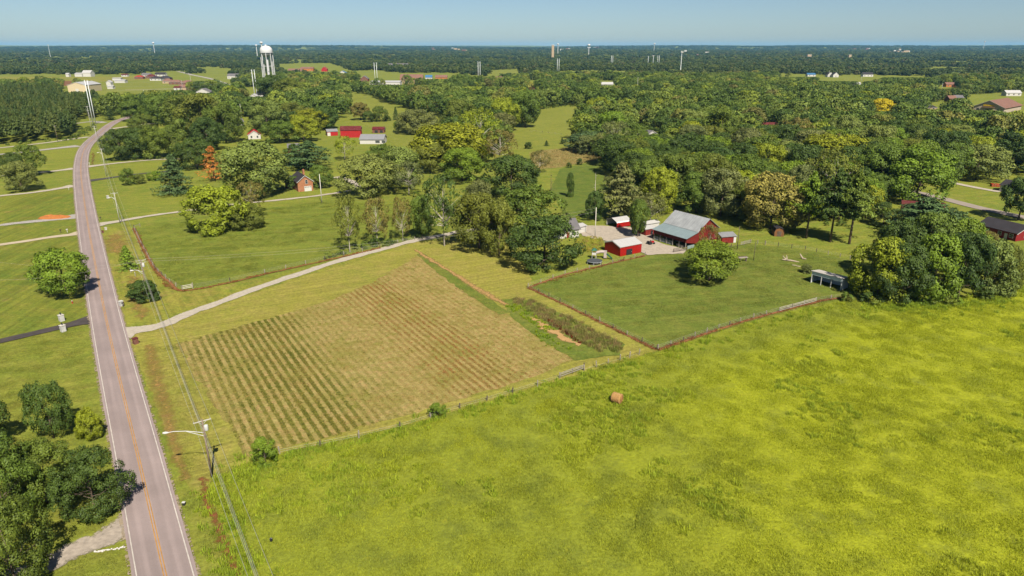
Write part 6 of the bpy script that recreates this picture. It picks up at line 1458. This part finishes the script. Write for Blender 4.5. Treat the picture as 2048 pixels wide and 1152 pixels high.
# crop rows
CROPB = blade_mat('crop_blades', [ph(128, 124, 52, .8), ph(146, 130, 66, .8), ph(112, 116, 46, .8)], .05, .35)
CP_ = [blades_mesh('crop_tuft', s, 26, .55, .2, .03, CROPB, .8) for s in (21, 22, 23)]
CROPW = blade_mat('withered_crop_blades', [ph(160, 128, 70, .8), ph(140, 126, 60, .8), ph(170, 124, 74, .8)], .06, .3); CB_ = [blades_mesh('withered_tuft', s, 26, .55, .2, .03, CROPW, .8) for s in (26, 27, 28)]
DRYB = blade_mat('straw_blades', [ph(188, 168, 104, .6), ph(180, 150, 90, .6), ph(150, 150, 66, .6)], .1, .2)
DP_ = [blades_mesh('straw_tuft', s, 30, 1.0, .12, .03, DRYB, 1.2) for s in (24, 25)]
poly = G(FIELD_PX); P = np.array([(p.x, p.y) for p in poly]); ca_, sa_ = math.cos(ROWANG), math.sin(ROWANG)
V = np.stack([P[:, 0] * ca_ + P[:, 1] * sa_, -P[:, 0] * sa_ + P[:, 1] * ca_], 1); lo = V.min(0); hi = V.max(0)
rows = np.arange(math.floor(lo[1] / 1.5) * 1.5 + .375, hi[1], 1.5); uu = np.arange(lo[0], hi[0], .27); UU, RR = np.meshgrid(uu, rows); UU = UU.ravel() + rg.normal(0, .2, UU.size); RR = RR.ravel() + rg.normal(0, .15, RR.size) - .175
x = UU * ca_ - RR * sa_; y = UU * sa_ + RR * ca_; k = pip(x, y, poly)
rw = RR + (vnoise(UU, RR, .09, 51) - .5) * 5; ks = np.array(BV) if BV[0][0] < BV[-1][0] else np.array(BV[::-1]); bandn = np.interp(rw, ks[:, 0], ks[:, 1]); pat = vnoise(x, y, .16, 52); prob = np.clip(bandn * 1.1 - .15, .05, 1) * np.clip((pat * .5 + vnoise(x, y, .6, 53) * .5) * 2.2 - .35, .1, 1)
k &= rg.random(len(x)) < prob; sc_ = (.6 + .9 * np.clip(bandn - .2, 0, 1))[k]
xk, yk, rk = x[k], y[k], RR[k]; sk = sc_ * rg.uniform(.6, 1.15, k.sum()); ck = across(760, 720); sgn = 1 if across(900, 720) > ck else -1
for nm_, pr_, sel, lab_ in (('green_crop_rows', CP_, (rk - ck) * sgn < 0, 'low green crop plants in rows on the road side of the field'), ('brown_crop_rows', CB_, (rk - ck) * sgn >= 0, 'low withered brown crop rows on the garden side of the field')):
    scatter(nm_, pr_, xk[sel], yk[sel], np.full(sel.sum(), .1), sk[sel], rg.random(sel.sum()) * 6.28, lab_, 'crop')
q = pts_in(FIELD_PX, 1.1, rg); scatter('field_straw', DP_, q[:, 0], q[:, 1], np.full(len(q), .1), rg.uniform(.6, 1.3, len(q)), rg.random(len(q)) * 6.28, 'straw and dry stubble lying on the ploughed field', 'straw')
# vegetable strip and weeds beside it
VEG = blade_mat('vegetable_leaves', [ph(170, 190, 36), ph(140, 170, 44)], .2); WEED = blade_mat('weeds', [ph(136, 130, 72, .9), ph(116, 130, 54, .9), ph(150, 130, 86, .9)], .2, .4)
VP = [blades_mesh('vegetable', s, 26, .7, .5, .07, VEG, .6) for s in (31, 32)]; WP = [blades_mesh('weed', s, 40, 1.1, .95, .035, WEED, .35) for s in (33, 34, 35)]
q = pts_in([(1008, 612), (1030, 608), (1080, 638), (1110, 662), (1090, 664), (1050, 640)], 1.6, rg); scatter('vegetable_plants', VP, q[:, 0], q[:, 1], np.full(len(q), .13), rg.uniform(.6, 1.1, len(q)), rg.random(len(q)) * 6.28, 'bright lime vegetable plants in the garden strip', 'vegetables')
q = pts_in([(1022, 602), (1048, 596), (1090, 612), (1170, 650), (1246, 692), (1240, 706), (1200, 705), (1165, 690), (1100, 650), (1050, 622)], 1.3, rg); scatter('garden_weeds', WP, q[:, 0], q[:, 1], np.full(len(q), .13), rg.uniform(.6, 1.25, len(q)), rg.random(len(q)) * 6.28, 'tall brownish weeds filling the neglected garden strip', 'weeds')
q = pts_in([(1068, 660), (1100, 672), (1150, 700), (1130, 706), (1085, 692)], .9, rg); scatter('squash_plants', VP, q[:, 0], q[:, 1], np.full(len(q), .13), rg.uniform(.5, 1.0, len(q)), rg.random(len(q)) * 6.28, 'scattered squash plants at lower end of the garden', 'vegetables')
REDL = blade_mat('red_leaves', [ph(120, 54, 40), ph(150, 70, 40)], .5); RP = [blades_mesh('red_plant', s, 26, .7, .6, .06, REDL, .5) for s in (36,)]
P0, P1 = g(1098, 642), g(1160, 687); n_ = 60; t = rg.random(n_); xx = P0.x + (P1.x - P0.x) * t + rg.normal(0, .25, n_); yy = P0.y + (P1.y - P0.y) * t + rg.normal(0, .25, n_)
scatter('red_leaved_row', RP, xx, yy, np.full(n_, .14), rg.uniform(.6, 1.1, n_), rg.random(n_) * 6.28, 'row of dark red-leaved plants beside the bare garden soil', 'vegetables')
# flower garden by the farm lane
FLW = blade_mat('flower_garden', [ph(176, 178, 60, .85), ph(140, 154, 56, .85), ph(170, 150, 80, .85)], .35); FP = [blades_mesh('flower', s, 44, 1.0, .9, .05, FLW, .4) for s in (41, 42)]
q = pts_in([(1150, 482), (1175, 474), (1205, 478), (1208, 496), (1190, 506), (1160, 502)], 1.2, rg); scatter('flower_garden', FP, q[:, 0], q[:, 1], np.full(len(q), .05), rg.uniform(.6, 1.2, len(q)), rg.random(len(q)) * 6.28, 'yellow flower garden between the lane and the playset', 'flowers')
# rust-coloured dead grass along the fences, weeds along the gate, dry brush, reeds
DEAD = blade_mat('dead_grass', [ph(170, 108, 62), ph(146, 84, 48), ph(184, 138, 84)], .4); DG = [blades_mesh('dead_grass', s, 30, .9, .5, .03, DEAD, .5) for s in (51, 52)]
def along(px, w_, per_m):
    P = smooth(G(px), 2); xs = []; ys = []
    for i in range(len(P) - 1):
        L = (P[i + 1] - P[i]).length; n = rg.poisson(L * per_m); t = rg.random(n); d = (P[i + 1] - P[i]).normalized(); o_ = rg.normal(0, w_, n)
        xs.append(P[i].x + (P[i + 1].x - P[i].x) * t - d.y * o_); ys.append(P[i].y + (P[i + 1].y - P[i].y) * t + d.x * o_)
    return np.concatenate(xs), np.concatenate(ys)
xa, ya = [], []
for px in ([(268, 458), (310, 539), (365, 582), (530, 549), (760, 497)], [(1058, 577), (1200, 645), (1314, 701)], [(1058, 576), (1225, 527), (1290, 512)], [(1316, 701), (1480, 646), (1640, 603), (1690, 596)]):
    a_, b_ = along(px, .32, 1.6); xa.append(a_); ya.append(b_)
xa = np.concatenate(xa); ya = np.concatenate(ya); scatter('dead_fence_grass', DG, xa, ya, np.full(len(xa), .14), rg.uniform(.5, 1.1, len(xa)), rg.random(len(xa)) * 6.28, 'rust-coloured dead grass under the fences', 'grass')
LUSH = blade_mat('lush_edge_grass', [ph(128, 150, 40, .85), ph(150, 166, 44, .85)], .1); LG_ = [blades_mesh('lush_grass', s, 40, 1.1, .75, .035, LUSH, .45) for s in (61, 62)]
xa, ya = [], []
for px, w_, d_ in (([(560, 915), (720, 885), (920, 828), (1120, 768), (1280, 722)], 1.1, 2.2), ([(425, 975), (450, 1040), (480, 1130), (500, 1200)], 1.6, 4), ([(430, 968), (520, 930)], 1.6, 4), ([(1720, 608), (1800, 614), (1900, 612), (2010, 598)], 1.8, 9), ([(1330, 712), (1480, 665), (1640, 618)], 1.4, 1.5)):
    a_, b_ = along(px, w_, d_); xa.append(a_); ya.append(b_)
xa = np.concatenate(xa); ya = np.concatenate(ya); scatter('lush_edge_grass', LG_, xa, ya, np.zeros(len(xa)), rg.uniform(.6, 1.35, len(xa)), rg.random(len(xa)) * 6.28, 'tall lush grass along the edges of the hay meadow', 'grass')
q = pts_in([(1060, 306), (1160, 294), (1200, 304), (1205, 318), (1120, 334), (1060, 340)], .5, rg); BR = blade_mat('brush_blades', [ph(178, 156, 100, .8), ph(156, 144, 84, .8)], .2); BP = [blades_mesh('brush', s, 34, 1.3, .9, .04, BR, .4) for s in (71, 72)]
scatter('dry_brush_grass', BP, q[:, 0], q[:, 1], np.zeros(len(q)), rg.uniform(.6, 1.3, len(q)), rg.random(len(q)) * 6.28, 'tan dry brush between the clearing and the mown field', 'brush')
# short turf texture near the camera
TURF = blade_mat('turf_blades', [ph(132, 140, 48), ph(118, 132, 46), ph(146, 142, 60)], .06); TP_ = [blades_mesh('turf', s, 90, 2.4, .09, .03, TURF, 1.2) for s in (81, 82, 83)]
q = np.concatenate([pts_in(p_, .35, rg) for p_ in ([(-200, 720), (185, 650), (205, 760), (262, 1080), (262, 1200), (-300, 1200)], [(290, 700), (350, 690), (440, 830), (420, 960), (420, 1000), (480, 1200), (395, 1200), (330, 930)])])
q = q[~pip(q[:, 0], q[:, 1], G([(-80, 1150), (260, 1035), (270, 1070), (-60, 1190)]))]
dr = np.min(np.hypot(q[:, 0, None] - ROADPTS[None, :, 0], q[:, 1, None] - ROADPTS[None, :, 1]), 1); q = q[dr > 5.6]
scatter('turf', TP_, q[:, 0], q[:, 1], np.full(len(q), .08), rg.uniform(.7, 1.2, len(q)), rg.random(len(q)) * 6.28, 'short mown turf on the roadside lawns', 'grass')
PT = blade_mat('pasture_turf_blades', [ph(108, 126, 44), ph(122, 134, 48), ph(136, 138, 56)], .05); PT_ = [blades_mesh('pasture_turf', s, 110, 3.0, .12, .035, PT, 1.0) for s in (84, 85, 86)]
q = np.concatenate([pts_in(p_, .16, rg) for p_ in ([(1064, 575), (1225, 530), (1300, 514), (1400, 498), (1500, 492), (1680, 518), (1690, 592), (1590, 612), (1400, 670), (1320, 696)], [(275, 460), (380, 440), (640, 405), (830, 410), (900, 450), (700, 500), (530, 540), (368, 574), (316, 540)])])
hq = vnoise(q[:, 0], q[:, 1], .15, 61); q = q[hq > .35]
scatter('pasture_turf', PT_, q[:, 0], q[:, 1], np.full(len(q), .07), rg.uniform(.6, 1.3, len(q)), rg.random(len(q)) * 6.28, 'short grazed grass tufts in the paddock and fenced pasture', 'grass')
# undergrowth at the wood edges
UNDER = [crown_mesh('shrub', s, 24, 420, .07, LEAF_MASS, lobe=(.14, .24))[0] for s in (401, 402, 403)]
xa, ya = [], []
for px, w_, d_ in (([(1240, 385), (1300, 408), (1400, 412), (1480, 430), (1560, 445), (1640, 445), (1700, 460)], 2.5, .4), ([(1690, 602), (1800, 608), (1900, 606), (2010, 592)], 1.2, .7), ([(0, 292), (80, 284), (140, 278), (180, 255)], 2.5, .3), ([(860, 470), (820, 478), (760, 490), (700, 503), (650, 516)], .9, .35), ([(800, 380), (850, 395), (900, 420), (950, 445)], 3, .3), ([(1090, 455), (1130, 440), (1165, 447)], 1.5, .4), ([(1180, 232), (1165, 270), (1160, 290), (1200, 315)], 2.5, .5), ([(1012, 300), (1020, 250), (1090, 217), (1200, 212)], 2, .3), ([(215, 322), (345, 318)], 1, .2), ([(520, 385), (570, 378)], 2, .3)):
    a_, b_ = along(px, w_, d_); xa.append(a_); ya.append(b_)
xa = np.concatenate(xa); ya = np.concatenate(ya); s_ = rg.uniform(1.2, 3.4, len(xa))
scatter('undergrowth', UNDER, xa, ya, np.zeros(len(xa)), np.stack([s_, s_, s_ * rg.uniform(.6, 1.1, len(xa))], 1), rg.random(len(xa)) * 6.28, 'low leafy undergrowth along the wood and fence edges', 'undergrowth')

# ------------------------------------------------------------------ air
mh = bpy.data.materials.new('haze_air'); mh.use_nodes = True; t_ = mh.node_tree
for nd in list(t_.nodes):
    if nd.type != 'OUTPUT_MATERIAL': t_.nodes.remove(nd)
pv = t_.nodes.new('ShaderNodeVolumePrincipled'); pv.inputs['Color'].default_value = (.24, .62, 1.0, 1); pv.inputs['Density'].default_value = 3.0e-5; pv.inputs['Anisotropy'].default_value = 0.0
t_.links.new(pv.outputs[0], t_.nodes['Material Output'].inputs['Volume'])
mb = MB().box((0, 0, 84), (53000, 53000, 170)); tag(mb.build('haze', mh), kind='stuff')
